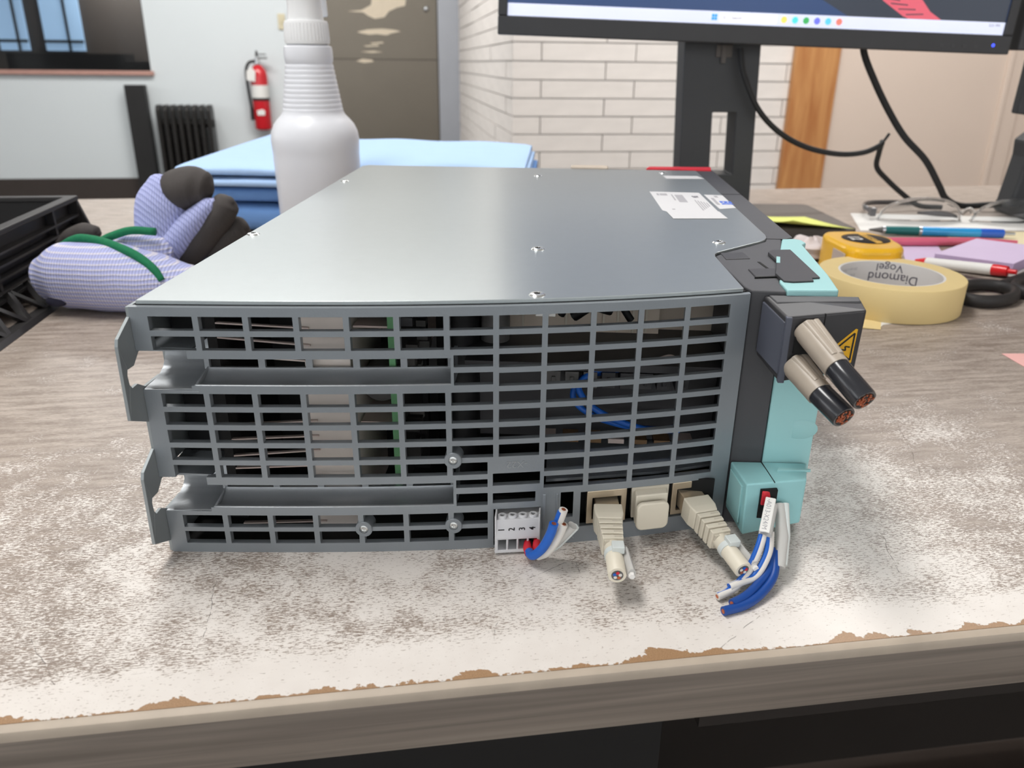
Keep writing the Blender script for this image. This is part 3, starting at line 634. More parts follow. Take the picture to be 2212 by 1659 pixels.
put('label_print', MB().box(235.2, 237.0, 208, 230, 101.17, 101.2), 'print_grey', s2)
put('label_print', MB().box(238.2, 240.2, 232, 238, 101.17, 101.2), 'print_grey', s2)
put('blank_label', MB().prism([(217.3, 317.2), (241.0, 318.5), (243.6, 306.5), (218.1, 304.0)], 101.02, 101.16), 'sticker', U)
# ------------------------------------------------------------------ connectors plugged into the module
mat('smoke_plastic', (84, 87, 98), 0.28, var=0.08, scale=60)
mat('warn_yellow', (238, 180, 36), 0.45, var=0.03)
mat('sleeve_clear', (172, 160, 146), 0.38, var=0.1, scale=200)
mat('cable_black', (42, 43, 48), 0.22, var=0.15, scale=150, coat=0.4)
mat('copper', (196, 110, 74), 0.35, metal=0.7, var=0.25, scale=900)
mat('clear_tube', (238, 236, 232), 0.15, var=0.01, trans=0.35, ior=1.1)
mat('tie_white', (224, 230, 228), 0.35, var=0.02, trans=0.1)
mat('term_grey', (214, 214, 216), 0.45, var=0.03)
mat('dusty_cyan', (152, 205, 208), 0.45, var=0.05, scale=120)
# ---- power plug
PP = thing('power_connector', 'black power plug with yellow warning triangle beside the cyan cover', 'connector', base=(238, 27, 74))
body = MB()
body.hexa([(222.4, 36.2, 75.2), (226.6, 17.4, 71.8), (254.4, 22.5, 75.4), (257.6, 36.2, 77.0)][::1],
          [(222.4, 36.2, 98.6), (226.4, 17.6, 96.2), (255.0, 22.6, 98.2), (257.4, 36.2, 98.2)])
hs = put('housing', body, 'black_plastic', PP, bevel=0.8, seg=3)
put('top_rib', MB().hexa([(224, 35.8, 98.0), (225.5, 29.0, 97.2), (255.8, 30.6, 97.6), (256.6, 35.8, 98)], [(224, 35.8, 99.0), (225.5, 29.4, 98.2), (255.6, 31.0, 98.9), (256.4, 35.8, 99.2)]), 'dark_plastic', hs, bevel=0.4)
put('side_window', MB().hexa([(221.9, 35.4, 77.2), (225.9, 18.6, 74.6), (226.6, 18.6, 74.6), (222.8, 35.4, 77.2)], [(221.9, 35.4, 96.6), (225.9, 18.6, 94.2), (226.6, 18.6, 94.2), (222.8, 35.4, 96.6)]), 'smoke_plastic', hs, bevel=0.3)
put('front_rim', MB().hexa([(226.3, 17.2, 71.6), (228.6, 17.2, 71.6), (228.6, 19.5, 71.8), (226.3, 19.5, 71.8)], [(226.2, 17.4, 96.2), (228.4, 17.4, 96.2), (228.4, 19.5, 96.4), (226.2, 19.5, 96.4)]), 'smoke_plastic', hs, bevel=0.3)
put('joint_line', MB().hexa([(240.0, 19.6, 72), (240.35, 19.6, 72), (240.35, 20.6, 72), (240.0, 20.6, 72)], [(240.0, 19.85, 97.2), (240.35, 19.85, 97.2), (240.35, 20.9, 97.2), (240.0, 20.9, 97.2)]), 'shadow_gap', hs)
put('cable_port', MB().box(230.2, 238.8, 17.3, 19.2, 83.0, 93.2).box(230.6, 239.4, 17.1, 19.2, 73.2, 79.6), 'shadow_gap', hs)
# triangle on the front face (the face runs from (226.5,17.5) to (254.7,22.5))
fx = Vector((28.1, 5.0, 0.0)).normalized()
def onface(x, z, off): 
    t = (x-226.5)/28.1
    return (x+off*0.17, 17.45+5.0*t-off, z)
def tri_part(name, pts, m, off, parent):
    a = [onface(x, z, off) for x, z in pts]; b = [onface(x, z, off-0.12) for x, z in pts]; n = len(pts)
    return put(name, MB().add(a+b, [tuple(range(n)), tuple(range(2*n-1, n-1, -1))]+[(i, (i+1) % n, n+(i+1) % n, n+i) for i in range(n)]), m, parent)
wl = tri_part('warning_label', [(252.9, 91.2), (252.6, 78.6), (251.8, 78.4), (244.6, 83.6), (244.6, 84.4), (252.2, 91.4)], 'warn_yellow', 0.15, hs)
def band(p, q, w):
    p = Vector(p); q = Vector(q); d = (q-p).normalized(); n = Vector((-d.y, d.x))*w/2
    return [tuple(p+n), tuple(p-n), tuple(q-n), tuple(q+n)]
for p, q in (((252.0, 89.8), (251.8, 79.6)), ((251.8, 79.6), (245.8, 84.0)), ((245.8, 84.0), (252.0, 89.8))): tri_part('label_border', band(p, q, 0.6), 'print_black', 0.28, wl)
for p, q in (((251.0, 84.6), (249.2, 84.9)), ((249.2, 84.9), (249.6, 83.4)), ((249.6, 83.4), (247.4, 83.9))): tri_part('lightning_mark', band(p, q, 0.5), 'print_black', 0.28, wl)
def power_cable(p0, p1, p2, r, ang):
    d = (Vector(p2)-Vector(p0)).normalized()
    cb = put('cable', MB().tube([Vector(p0)+d*8, Vector(p1), Vector(p2)-d*0.6, Vector(p2)], [r, r, r, r*0.95], 24), 'cable_black', PP, smooth=40)
    q0 = Vector(p0)-d*3
    mid = Vector(p1)+d*2
    side = d.cross(Vector((0, 0, 1))).normalized(); up = side.cross(d)
    m = MB()
    pts = [q0 + (mid-q0)*k/8 for k in range(9)]
    m.tube(pts, [(r*1.12, r*1.1)]*3+[(r*1.1, r*1.08)]*3+[(r*1.08, r*1.06)]*3, 20)
    put('sleeve', m, 'sleeve_clear', cb, smooth=60)
    for s in (-0.6, 0.35):
        put('sleeve_fold', MB().tube([q0+side*r*s*0.9+up*r*0.72, mid+side*r*s*0.6+up*r*0.72-d*3], [r*0.45, r*0.38], 10), 'sleeve_clear', cb, smooth=60)
    core = MB(); c = Vector(p2)
    rr = random.Random(5)
    for k in range(46):
        a = rr.uniform(0, 6.28); q = r*0.70*math.sqrt(rr.random())
        o = c + side*q*math.cos(a) + up*q*math.sin(a)
        core.tube([o-d*2, o+d*rr.uniform(0.05, 0.55)], r*0.085, 6)
    put('conductor', core, 'copper', cb, smooth=50)
    put('cut_face', MB().tube([c-d*0.2, c+d*0.06], r*0.80, 20), 'print_black', cb)
power_cable((235.2, 17.0, 90.2), (240.0, 4.0, 84.6), (247.0, -9.5, 77.4), 4.2, 0)
power_cable((233.2, 17.0, 77.0), (237.2, 8.0, 73.2), (243.6, -4.0, 68.6), 4.3, 1)
# ---- 24 V plug
CP = thing('control_connector', 'cyan two-pole plug at the lower front corner of the module', 'connector', base=(231, 26, 5))
cb = put('housing', MB().hexa([(218.4, 36.2, 8.0), (220.6, 14.6, 8.6), (243.4, 19.4, 12.0), (248.6, 36.2, 9.0)], [(218.2, 36.2, 29.2), (219.9, 15.0, 30.8), (243.4, 19.6, 31.4), (248.2, 36.2, 29.6)]), 'dusty_cyan', CP, bevel=0.7, seg=3)
put('side_hollow', MB().hexa([(217.9, 34.2, 11.0), (219.3, 18.8, 11.4), (219.9, 18.8, 11.4), (218.5, 34.2, 11.0)], [(217.9, 34.2, 26.8), (219.0, 18.8, 27.8), (219.9, 18.8, 27.8), (218.5, 34.2, 26.8)]), 'cyan_plastic', cb, bevel=0.2)
put('joint_line', MB().hexa([(230.6, 16.6, 31.0), (230.9, 16.6, 31.0), (230.3, 36, 29.4), (230.0, 36, 29.4)], [(230.6, 16.6, 31.25), (230.9, 16.6, 31.25), (230.3, 36, 29.75), (230.0, 36, 29.75)]), 'shadow_gap', cb)
put('top_rib', MB().hexa([(234, 26.5, 30.2), (247.0, 27.0, 30.4), (247.6, 29.0, 30.2), (235, 29, 30.2)], [(234, 26.5, 31.2), (247.0, 27.0, 31.4), (247.6, 29.0, 31.0), (235, 29, 31.0)]), 'cyan_plastic', cb, bevel=0.2)
put('cable_port', MB().box(225.6, 232.0, 15.4, 17.2, 16, 28.6), 'shadow_gap', cb)
put('ferrule_collar', MB().hexa([(226.2, 14.6, 22), (231.6, 15.6, 22), (231.6, 17.4, 22), (226.2, 16.4, 22)], [(226.2, 14.9, 28.0), (231.6, 15.9, 28.0), (231.6, 17.4, 28.0), (226.2, 16.4, 28.0)]), 'red_plastic', CP, bevel=0.4)
# marker sleeves and cut wires
mk0, mk1 = Vector((229.4, 14.0, 25.2)), Vector((224.6, 0.5, 18.6))
dd = (mk1-mk0).normalized(); sd = dd.cross(Vector((0, 0, 1))).normalized(); upv = sd.cross(dd)
def slab(p, q, w, h):
    m = MB(); A = [p-sd*w-upv*h, p+sd*w-upv*h, p+sd*w+upv*h, p-sd*w+upv*h]; B = [v+(q-p) for v in A]
    return m.add(A+B, [(3,2,1,0),(4,5,6,7),(0,1,5,4),(1,2,6,5),(2,3,7,6),(3,0,4,7)])
mk = put('wire_marker', slab(mk0, mk1, 1.9, 1.5), 'paper_white', CP, bevel=0.4)
put('marker_tube', MB().tube([mk0-upv*0.9-sd*0.6+dd*2, mk1-upv*0.9-sd*0.6], 2.3, 16), 'clear_tube', CP, smooth=60)
lettering('marker_print', '-A013-X24/M', 2.5, 'print_grey', mk, frame((mk0+mk1)/2+upv*1.52+sd*0.3, dd, -sd if False else upv.cross(dd)), 0.02)
put('marker_tube', MB().tube([(233.6, 16, 22), (233.2, 6, 14.0), (230.8, -3.0, 6.6)], [2.0, 2.3, 2.3], 16), 'clear_tube', CP, smooth=60)
put('wire_marker', MB().tube([(235.8, 16, 22.5), (235.0, 7, 14.2), (232.6, -2.0, 7.0)], [1.3, 1.5, 1.5], 12), 'tie_white', CP, smooth=60)
def cut_wire(pts, r, m, stripe=None, parent=CP):
    sp = smooth_path(pts, 8)
    wv = put('wire', MB().tube(sp, r, 12), m, parent, smooth=60)
    d = (Vector(sp[-1])-Vector(sp[-2])).normalized(); e = Vector(sp[-1])
    put('conductor', MB().tube([e-d*0.8, e+d*0.12], r*0.52, 10), 'copper', wv)
    if stripe:
        side = d.cross(Vector((0, 0, 1))).normalized()
        put('stripe', MB().tube([Vector(q)+Vector((-0.55*r, -0.25*r, 0.25*r)) for q in sp[:-1]], r*0.68, 10), stripe, wv, smooth=60)
    return wv
cut_wire([(225.6, 3.5, 18.6), (222.8, -2.0, 13.4), (218.6, -7.0, 7.0), (213.0, -12.0, 3.2), (206.6, -15.6, 2.0)], 1.5, 'wire_white', 'wire_blue')
cut_wire([(227.6, 3.0, 18.0), (226.4, -2.0, 12.0), (221.6, -7.5, 6.0), (216.0, -10.0, 4.6), (211.2, -12.6, 4.0)], 1.5, 'wire_white', 'wire_blue')
cut_wire([(228.6, 2.2, 11.5), (227.0, -4.0, 7.0), (222.0, -10.0, 4.0), (216.6, -15.5, 2.6), (211.0, -19.8, 2.4)], 1.65, 'wire_dark_blue')
cut_wire([(229.8, 1.4, 10.6), (228.4, -6.0, 5.6), (223.0, -13.0, 2.6), (216.0, -19.0, 1.6), (207.4, -23.2, 1.6)], 1.65, 'wire_dark_blue')
# ---- four-pole terminal plug
TB = thing('terminal_plug', 'light grey four-pole screw terminal plug numbered 1 to 4', 'connector', base=(133.8, 8, 0.3))
tbody = lattice([(126.3+3.95*k, 129.5+3.95*k, 2.4, 7.0) for k in range(4)], [125.3, 142.2], [1.0, 7.6], lambda x, z, d: (x, 6.2+d+(x-125)*0.17, z), 7.0)
th = put('housing', tbody, 'term_grey', TB, bevel=0.2)
put('clamp_back', MB().box(126, 141.8, 14, 15, 2, 7.4), 'grey_part', th)
put('face', MB().hexa([(125.3, 6.2, 7.6), (142.2, 9.1, 7.6), (142.2, 19, 7.6), (125.3, 16, 7.6)], [(125.3, 7.6, 15.2), (142.2, 10.5, 15.2), (142.2, 19, 15.2), (125.3, 16, 15.2)]), 'term_grey', th, bevel=0.2)
put('end_wall', MB().box(125.1, 125.7, 6.4, 12, 1.0, 17.6).box(141.8, 142.4, 9.2, 14, 1.0, 17.8), 'term_grey', th, bevel=0.15)
for k in range(4):
    x = 127.7+3.95*k; y0 = 7.6+(x-125.3)*0.171
    tw = put('screw_tower', MB().lathe([(0.9, 15.0), (0.9, 16.3), (1.55, 16.3), (1.75, 16.0), (1.75, 15.0), (0.9, 15.0)], (x, y0+2.0, 0), 20, ring=True), 'term_grey', th, smooth=40)
    put('screw', MB().lathe([(0.01, 15.4), (0.9, 15.4)], (x, y0+2.0, 0), 14), 'grey_part', tw)
    lettering('number', str(k+1), 3.4, 'print_black', th, frame((x, y0-0.80, 11.2), (0, 0, 1), (-1, -0.17, 0)), 0.03, bold=0.05)
for x, z in ((137.6, 4.6), (141.2, 5.2)):
    put('ferrule', MB().tube([(x, 9.5+(x-137)*0.2, z), (x+0.2, 5.8, z-0.2), (x+1.0, 2.6, z-0.6)], [1.3, 1.75, 1.7], 14), 'red_plastic', TB, smooth=50)
tp = dict(parent=TB)
cut_wire([(138.4, 3.6, 4.2), (140.2, 0.4, 5.0), (143.6, -2.0, 10.0), (146.4, -3.2, 17.0), (147.6, -3.6, 22.0)], 1.8, 'wire_blue', None, TB)
cut_wire([(142.4, 3.2, 4.8), (145.0, 1.0, 9.0), (148.6, 0.0, 18.0), (151.0, -0.4, 26.2)], 1.65, 'wire_white', 'wire_blue', TB)
cut_wire([(142.0, 2.6, 3.2), (145.6, 0.2, 7.0), (149.2, -0.6, 14.0), (151.3, -1.2, 20.4)], 1.65, 'wire_white', None, TB)
put('marker_tube', MB().tube([(143.0, 4.0, 3.2), (148.6, 2.4, 9.8), (154.6, 1.0, 18.6)], [1.7, 1.9, 1.9], 14), 'clear_tube', TB, smooth=60)
put('wire_marker', MB().tube([(144.2, 5.0, 2.6), (149.6, 3.4, 8.6), (155.8, 2.0, 17.6)], [1.4, 1.6, 1.6], 6), 'tie_white', TB, smooth=20)
# ---- two network plugs with cut cable ends
def rj_plug(label, p0, p1, group, twist):
    p0, p1 = Vector(p0), Vector(p1); d = (p1-p0).normalized(); sd = d.cross(Vector((0, 0, 1))).normalized(); up = sd.cross(d)
    T = thing('network_plug', label, 'connector', base=tuple(p0), group=group)
    L = (p1-p0).length
    def sec(t, w, h, dz=0.0):
        c = p0+d*t+up*dz
        return [c-sd*w-up*h, c+sd*w-up*h, c+sd*w+up*h, c-sd*w+up*h]
    def loft(secs):
        m = MB(); vs = [v for s_ in secs for v in s_]; n = len(secs)
        fs = [(3,2,1,0)] + [(4*i+a, 4*i+(a+1) % 4, 4*i+4+(a+1) % 4, 4*i+4+a) for i in range(n-1) for a in range(4)] + [tuple(4*(n-1)+a for a in range(4))]
        return m.add(vs, fs)
    put('plug_tip', loft([sec(-6, 4.6, 3.6), sec(2.0, 4.6, 3.6)]), 'port_metal', T, bevel=0.3)
    hd = put('boot', loft([sec(1.5, 5.5, 4.6), sec(7.5, 5.5, 4.6), sec(11, 4.6, 4.3)]), 'ivory', T, bevel=0.6, seg=3)
    for k in range(4):
        a = 11.4+k*3.1; w = 4.6-0.22*k; h = 4.2-0.12*k
        seg = put('boot_rib', loft([sec(a, w, h), sec(a+2.3, w-0.1, h)]), 'ivory', hd, bevel=0.3)
        put('rib_slot', loft([sec(a+0.7, w*0.88, 0.15, h+0.02), sec(a+1.3, w*0.88, 0.15, h+0.02)]) if False else MB().add([tuple(v) for s_ in (sec(a+0.9, w*0.35, 0.12, h), sec(a+1.5, w*0.35, 0.12, h)) for v in [q-sd*w*0.5 for q in s_]], [(3,2,1,0),(4,5,6,7),(0,1,5,4),(1,2,6,5),(2,3,7,6),(3,0,4,7)]), 'ivory_dark', seg)
    put('boot_core', loft([sec(10, 3.6, 3.3), sec(24, 3.2, 3.0)]), 'ivory_dark', hd)
    c0 = p0+d*20; c1 = p1
    cab = put('cable', MB().tube([c0, c0+d*4, c1-d*0.3, c1], [3.3, 3.3, 3.3, 3.1], 20), 'ivory', T, smooth=40)
    put('shield', MB().tube([c1-d*1, c1+d*0.05], 2.15, 16), 'grey_part', cab)
    for k, mm in enumerate(['wire_blue', 'red_plastic', 'wire_white', 'copper', 'wire_white']):
        a = k*1.256+twist; q = c1+sd*1.05*math.cos(a)+up*1.05*math.sin(a)
        put('core', MB().tube([q-d*1, q+d*0.25], 0.62, 8), mm, cab, smooth=50)
    t0 = c0+d*((c1-c0).length*0.42)
    tie = put('cable_tie', MB().tube([t0-d*1.2, t0+d*1.2], 3.6, 20), 'tie_white', T, smooth=40)
    hx = t0+up*3.6-sd*1.2
    put('tie_head', MB().add([tuple(hx+sd*a*2.2+d*b*2.2+up*c) for c in (-1.4, 1.5) for a, b in ((-1, -1), (1, -1), (1, 1), (-1, 1))], [(3,2,1,0),(4,5,6,7),(0,1,5,4),(1,2,6,5),(2,3,7,6),(3,0,4,7)]), 'tie_white', tie, bevel=0.3)
    s0 = t0-sd*4.0+up*0.6; s1 = c1-sd*5.2-up*0.4
    flag = put('clear_marker', MB().tube([s0-d*2, s1-d*1.5], [(1.5, 2.2), (1.6, 2.3)], 10), 'clear_tube', T, smooth=40)
    put('strap_end', MB().tube([s1-d*2.2, s1+d*0.2], [1.2, 1.1], 6), 'paper_white', flag)
    return T
rj_plug('ivory network plug with cut cable, in the left network socket', (168.4, 19.4, 14.0), (170.2, -20.0, 12.4), 'cut network plugs', 0.4)
rj_plug('ivory network plug with cut cable, in the right network socket by the cyan plug', (203.2, 28.4, 14.0), (216.4, -9.0, 9.0), 'cut network plugs', 1.6)
# ---- blanking cap between them
BC = thing('port_cap', 'square ivory blanking cap between the two network plugs', 'port cap', base=(186, 20, 8))
y = yc(186)
put('collar', MB().hexa([(178.4, y-1.6, 8.6), (193.0, y+2.4, 8.6), (193.0, y+7, 8.6), (178.4, y+4, 8.6)], [(178.0, y-1.8, 22.6), (193.2, y+2.2, 22.6), (193.2, y+7, 22.6), (178.0, y+4, 22.6)]), 'ivory_dark', BC, bevel=0.4)
put('plug_body', MB().hexa([(179.4, y-7, 9.2), (192.2, y-3.6, 9.2), (192.2, y+3, 9.2), (179.4, y, 9.2)], [(179.4, y-6, 21.4), (192.2, y-2.6, 21.4), (192.2, y+3, 21.4), (179.4, y, 21.4)]), 'ivory', BC, bevel=0.5)
cpts = []
for cx_, cz_, a0 in ((6.6, 6.0, 0), (-6.6, 6.0, 90), (-6.6, -6.0, 180), (6.6, -6.0, 270)):
    for k in range(6):
        a = R_(a0+18*k); q = 2.6
        cpts.append((cx_-math.copysign(q, cx_)+q*math.cos(a), cz_-math.copysign(q, cz_)+q*math.sin(a)))
put('cap_face', MB().prism(cpts, -1.0, 1.0, 'y').mx(Matrix.Translation((186.0, y-7.2, 13.8)) @ Matrix.Rotation(math.atan(0.27), 4, 'Z')), 'ivory', BC, bevel=0.6, seg=3, smooth=30)
# ------------------------------------------------------------------ left side: gloves, towels, spray bottle, crate
def knit_mat(name, rgb, line, scale=520, axis='Z'):
    m = bpy.data.materials.new(name); m.use_nodes = True; nt = m.node_tree; N = nt.nodes; L = nt.links; b = N['Principled BSDF']
    tc = N.new('ShaderNodeTexCoord')
    wv = N.new('ShaderNodeTexWave'); wv.wave_type = 'BANDS'; wv.bands_direction = axis; wv.inputs['Scale'].default_value = scale; wv.inputs['Distortion'].default_value = 1.2; wv.inputs['Detail'].default_value = 1; wv.inputs['Detail Scale'].default_value = 0.6
    w2 = N.new('ShaderNodeTexWave'); w2.wave_type = 'BANDS'; w2.bands_direction = 'X'; w2.inputs['Scale'].default_value = scale*1.5; w2.inputs['Distortion'].default_value = 0.8
    L.new(tc.outputs['Object'], wv.inputs['Vector']); L.new(tc.outputs['Object'], w2.inputs['Vector'])
    cr = N.new('ShaderNodeValToRGB'); cr.color_ramp.elements[0].position = 0.62; cr.color_ramp.elements[1].position = 0.95
    cr.color_ramp.elements[0].color = lin(rgb); cr.color_ramp.elements[1].color = lin(line); L.new(wv.outputs[1], cr.inputs[0])
    mx = N.new('ShaderNodeMix'); mx.data_type = 'RGBA'; mx.blend_type = 'MULTIPLY'; mx.inputs[0].default_value = 0.22
    L.new(cr.outputs[0], mx.inputs[6]); L.new(w2.outputs[0], mx.inputs[7]); L.new(mx.outputs[2], b.inputs['Base Color']); b.inputs['Roughness'].default_value = 0.9
    ad = N.new('ShaderNodeMath'); ad.operation = 'ADD'; L.new(wv.outputs[1], ad.inputs[0]); L.new(w2.outputs[1], ad.inputs[1])
    bp = N.new('ShaderNodeBump'); bp.inputs['Strength'].default_value = 0.5; bp.inputs['Distance'].default_value = 0.0006; L.new(ad.outputs[0], bp.inputs['Height']); L.new(bp.outputs[0], b.inputs['Normal'])
    MATS[name] = m
knit_mat("knit_lilac", (186, 191, 236), (226, 222, 236), 100)
knit_mat('knit_lilac_fine', (188, 194, 240), (160, 166, 216), 110, 'DIAGONAL')
mat('nitrile_black', (70, 65, 63), 0.75, var=0.12, scale=120, bump=0.3, bscale=900)
mat('green_trim', (20, 118, 78), 0.8, var=0.25, scale=500, bump=0.5, bscale=1500)
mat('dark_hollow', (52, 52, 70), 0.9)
G = thing('work_gloves', 'folded pair of lilac knit work gloves with black coating and green cuff trim', 'gloves', base=(-178, 300, 0))
def limb(name, pts, rad, m, parent=G, n=18, k=5):
    sp = smooth_path(pts, k); N_ = len(sp); mm = len(rad)
    rs = []
    for i in range(N_):
        t = i/(N_-1)*(mm-1); a = min(int(t), mm-2); q = t-a; q = q*q*(3-2*q)
        ra = rad[a] if isinstance(rad[a], tuple) else (rad[a], rad[a]); rb = rad[a+1] if isinstance(rad[a+1], tuple) else (rad[a+1], rad[a+1])
        rs.append((ra[0]*(1-q)+rb[0]*q, ra[1]*(1-q)+rb[1]*q))
    return put(name, MB().tube(sp, rs, n), m, parent, smooth=180)
TRIM = [(-217.9, 304.0, 45.5), (-205.9, 300.0, 50.1), (-195.0, 297.0, 52.7), (-176.6, 294.0, 50.4), (-153.8, 287.0, 44.2), (-139.3, 282.0, 35.8), (-132.5, 279.0, 27.7)]
cuff = limb('cuff', [(-233, 297, 20), (-228, 297, 22), (-210, 297, 25), (-182, 297, 25), (-152, 297, 21), (-124, 299, 17), (-114, 301, 16)], [(5, 5), (18, 17), (25, 24.5), (28, 25.6), (27, 22.5), (21, 17), (14, 13)], 'knit_lilac', n=28, k=8)
put('cuff_hollow', MB().lathe([(0.1, 0), (3.5, 0.4), (6.5, 1.4), (7.6, 2.8)], (0, 0, 0), 20).mx(Matrix.Translation((-212.5, 274.8, 9.6)) @ Matrix.Rotation(R_(-68), 4, 'X') @ Matrix.Scale(0.55, 4, (0, 1, 0))), 'dark_hollow', cuff, smooth=180)
limb('cuff_trim', TRIM, [2.0, 3.1, 3.2, 3.2, 3.2, 3.1, 2.6], 'green_trim', n=12)
limb('cuff_trim', [(-188, 300, 49), (-178, 306, 53), (-165, 309, 56.5), (-148, 311, 55.5)], [2.4, 3.0, 3.0, 2.9], 'green_trim', n=12)
limb('inner_cuff', [(-190, 318, 36), (-172, 318, 38), (-152, 320, 36), (-143, 322, 34)], [(9, 9), (14, 15), (13, 14), (8, 8)], 'knit_lilac', n=20)
limb('back_of_hand', [(-152, 330, 18), (-156, 332, 34), (-157, 336, 52), (-155, 339, 68), (-149, 342, 81), (-145, 343, 86)], [(11, 12), (17, 15), (19, 15), (19.5, 15), (16, 12), (9, 8)], 'knit_lilac_fine', n=20)
limb('coated_finger', [(-153, 344, 72), (-143, 345, 79), (-132, 347, 82), (-122, 347, 81), (-117, 347, 80)], [(9, 9), (18, 16), (17.5, 16), (13, 13), (4, 4)], 'nitrile_black', n=20)
limb('finger', [(-158, 331, 30), (-148, 333, 41), (-134, 336, 55), (-119, 340, 69), (-113, 341, 74)], [(14, 12), (15, 12), (13, 10), (9, 7), (2, 2)], 'knit_lilac_fine', n=18)
limb('coated_finger', [(-160, 340, 10), (-147, 341, 24), (-132, 344, 42), (-116, 346, 60), (-107, 347, 70), (-103, 347, 74)], [(11, 10), (15, 13), (15.5, 13.5), (14, 12.5), (11, 10), (3, 3)], 'nitrile_black', n=18)
limb('coated_finger', [(-145, 351, 14), (-128, 353, 30), (-112, 355, 42), (-101, 356, 50), (-97, 356, 52)], [(11, 10), (14, 12), (13.5, 12), (10, 10), (3, 3)], 'nitrile_black', n=18)
limb('finger', [(-160, 336, 6), (-144, 338, 13), (-128, 340, 22), (-112, 342, 32)], [(6, 6), (7, 6), (7, 6), (3, 3)], 'knit_lilac_fine', n=14)
limb('coated_finger', [(-250, 352, 34), (-240, 355, 40), (-230, 357, 43), (-222, 358, 43), (-218, 358, 42)], [(4, 4), (7, 7), (8, 8), (6, 6), (2, 2)], 'nitrile_black', n=14)

# ---- folded blue towels
mat('towel_blue', (120, 164, 226), 0.9, var=0.06, scale=35, bump=0.5, bscale=700, stretch=(1, 4, 4))
mat('towel_pale', (176, 206, 244), 0.9, var=0.04, scale=35, bump=0.5, bscale=700, stretch=(1, 4, 4))
def towel(z0, z1, x0, x1, y0, y1, m, label, seed, peak=0.0, droop=0.0):
    rr = random.Random(seed); ph = [rr.uniform(0, 6.28) for _ in range(6)]
    NX, NS = 40, 36
    def fn(s, t):
        x = x0+(x1-x0)*s; h = (z1-z0)/2; zc = (z0+z1)/2
        a = 2*math.pi*t; ca, sa = math.cos(a), math.sin(a)
        sy_ = (abs(ca)**0.18)*(1 if ca > 0 else -1); sz = (abs(sa)**0.55)*(1 if sa > 0 else -1)
        end = min(1.0, 8*min(s, 1-s)+0.8)
        y = (y0+y1)/2 + (y1-y0)/2*sy_*(0.97+0.03*end) + 2.2*math.sin(s*9+ph[0])*(1 if ca < 0 else 0)
        z = zc + h*sz*end
        w = 0.9*math.sin(s*11+ph[1]+y*0.01)+0.6*math.sin(s*23+ph[2])
        z += w*(0.5+0.5*sz)*min(1.0, z0/25.0+0.15)
        if peak and sz > 0:
            k = max(0, 1-abs(s-0.10)/0.16)*max(0, (y-y0)/(y1-y0)); z += peak*k*k
        if droop: z -= droop*max(0, (s-0.80)/0.20)**2
        return (x, y, max(z, z0*0.2+0.3))
    return tag(put('folded_towel', MB().grid(fn, NX, NS), m, None, smooth=50, M=None), label, 'towel', 'stack of folded blue shop towels')
towel(0.3, 30, -252, 118, 556, 850, 'towel_blue', 'thick bottom bundle of the folded blue towel stack behind the bottle', 1)
towel(30, 47, -250, 116, 560, 850, 'towel_blue', 'folded blue towel second from the bottom of the stack', 2)
towel(47.2, 57.5, -254, 112, 553, 848, 'towel_pale', 'folded blue towel just under the topmost one', 3)
towel(57.8, 68, -247, 108, 556, 852, 'towel_pale', 'topmost pale blue folded towel with its back corner lifted', 4, peak=20, droop=5)

# ---- spray bottle
mat('bottle_white', (228, 229, 234), 0.34, var=0.01, scale=10)
mat('cap_white', (238, 238, 238), 0.4, var=0.01)
B = thing('spray_bottle', 'white translucent plastic spray bottle with ribbed neck collar', 'bottle', base=(-89, 530, 0))
prof = [(34, 0.2), (37.5, 1.0), (39.2, 5), (39.6, 12), (40.2, 60), (40.8, 82), (40.6, 86), (40.9, 90), (41.3, 100), (40.2, 107), (37.6, 113), (33.5, 118), (30.0, 121.5), (28.0, 125)]
z = 125.0; r = 28.0
while z < 163:
    prof += [(r, z+1.0), (r-0.05, z+2.4), (r-0.75, z+3.1), (r-0.65, z+4.0)]; r -= 0.66; z += 4.2
prof += [(20.6, 166), (21.6, 168), (22.0, 171), (22.0, 178), (21.4, 181), (19.0, 182.2), (18.0, 183)]
put('body', MB().lathe(prof, (-89, 530, 0), 56), 'bottle_white', B, smooth=50)
cap = put('collar', MB().lathe([(18.6, 183.2), (20.0, 183.6), (20.2, 185), (19.4, 201), (18.8, 202.6), (16.5, 203)], (-89, 530, 0), 48), 'cap_white', B, smooth=40)
ribs = MB()
for k in range(40):
    a = 2*math.pi*k/40
    put('rib', MB().tube([(-89+20.0*math.cos(a), 530+20.0*math.sin(a), 186), (-89+19.3*math.cos(a), 530+19.3*math.sin(a), 200.5)], 0.55, 6), 'cap_white', cap)
hd = put('spray_head', MB().lathe([(16.2, 203), (16.2, 205), (15.2, 214), (15.6, 222), (17, 230), (18, 246), (15, 256), (8, 260)], (-89, 530, 0), 32), 'cap_white', B, smooth=50)
put('trigger', MB().prism([(545, 243), (563, 246), (575, 230), (579, 208), (575, 207), (569, 226), (559, 236), (543, 236)], -97, -81, 'x'), 'cap_white', hd, bevel=1.5)
put('nozzle', MB().tube([(-89, 542, 250), (-89, 572, 251), (-89, 582, 251)], [9, 8, 7], 16), 'cap_white', hd, smooth=40)

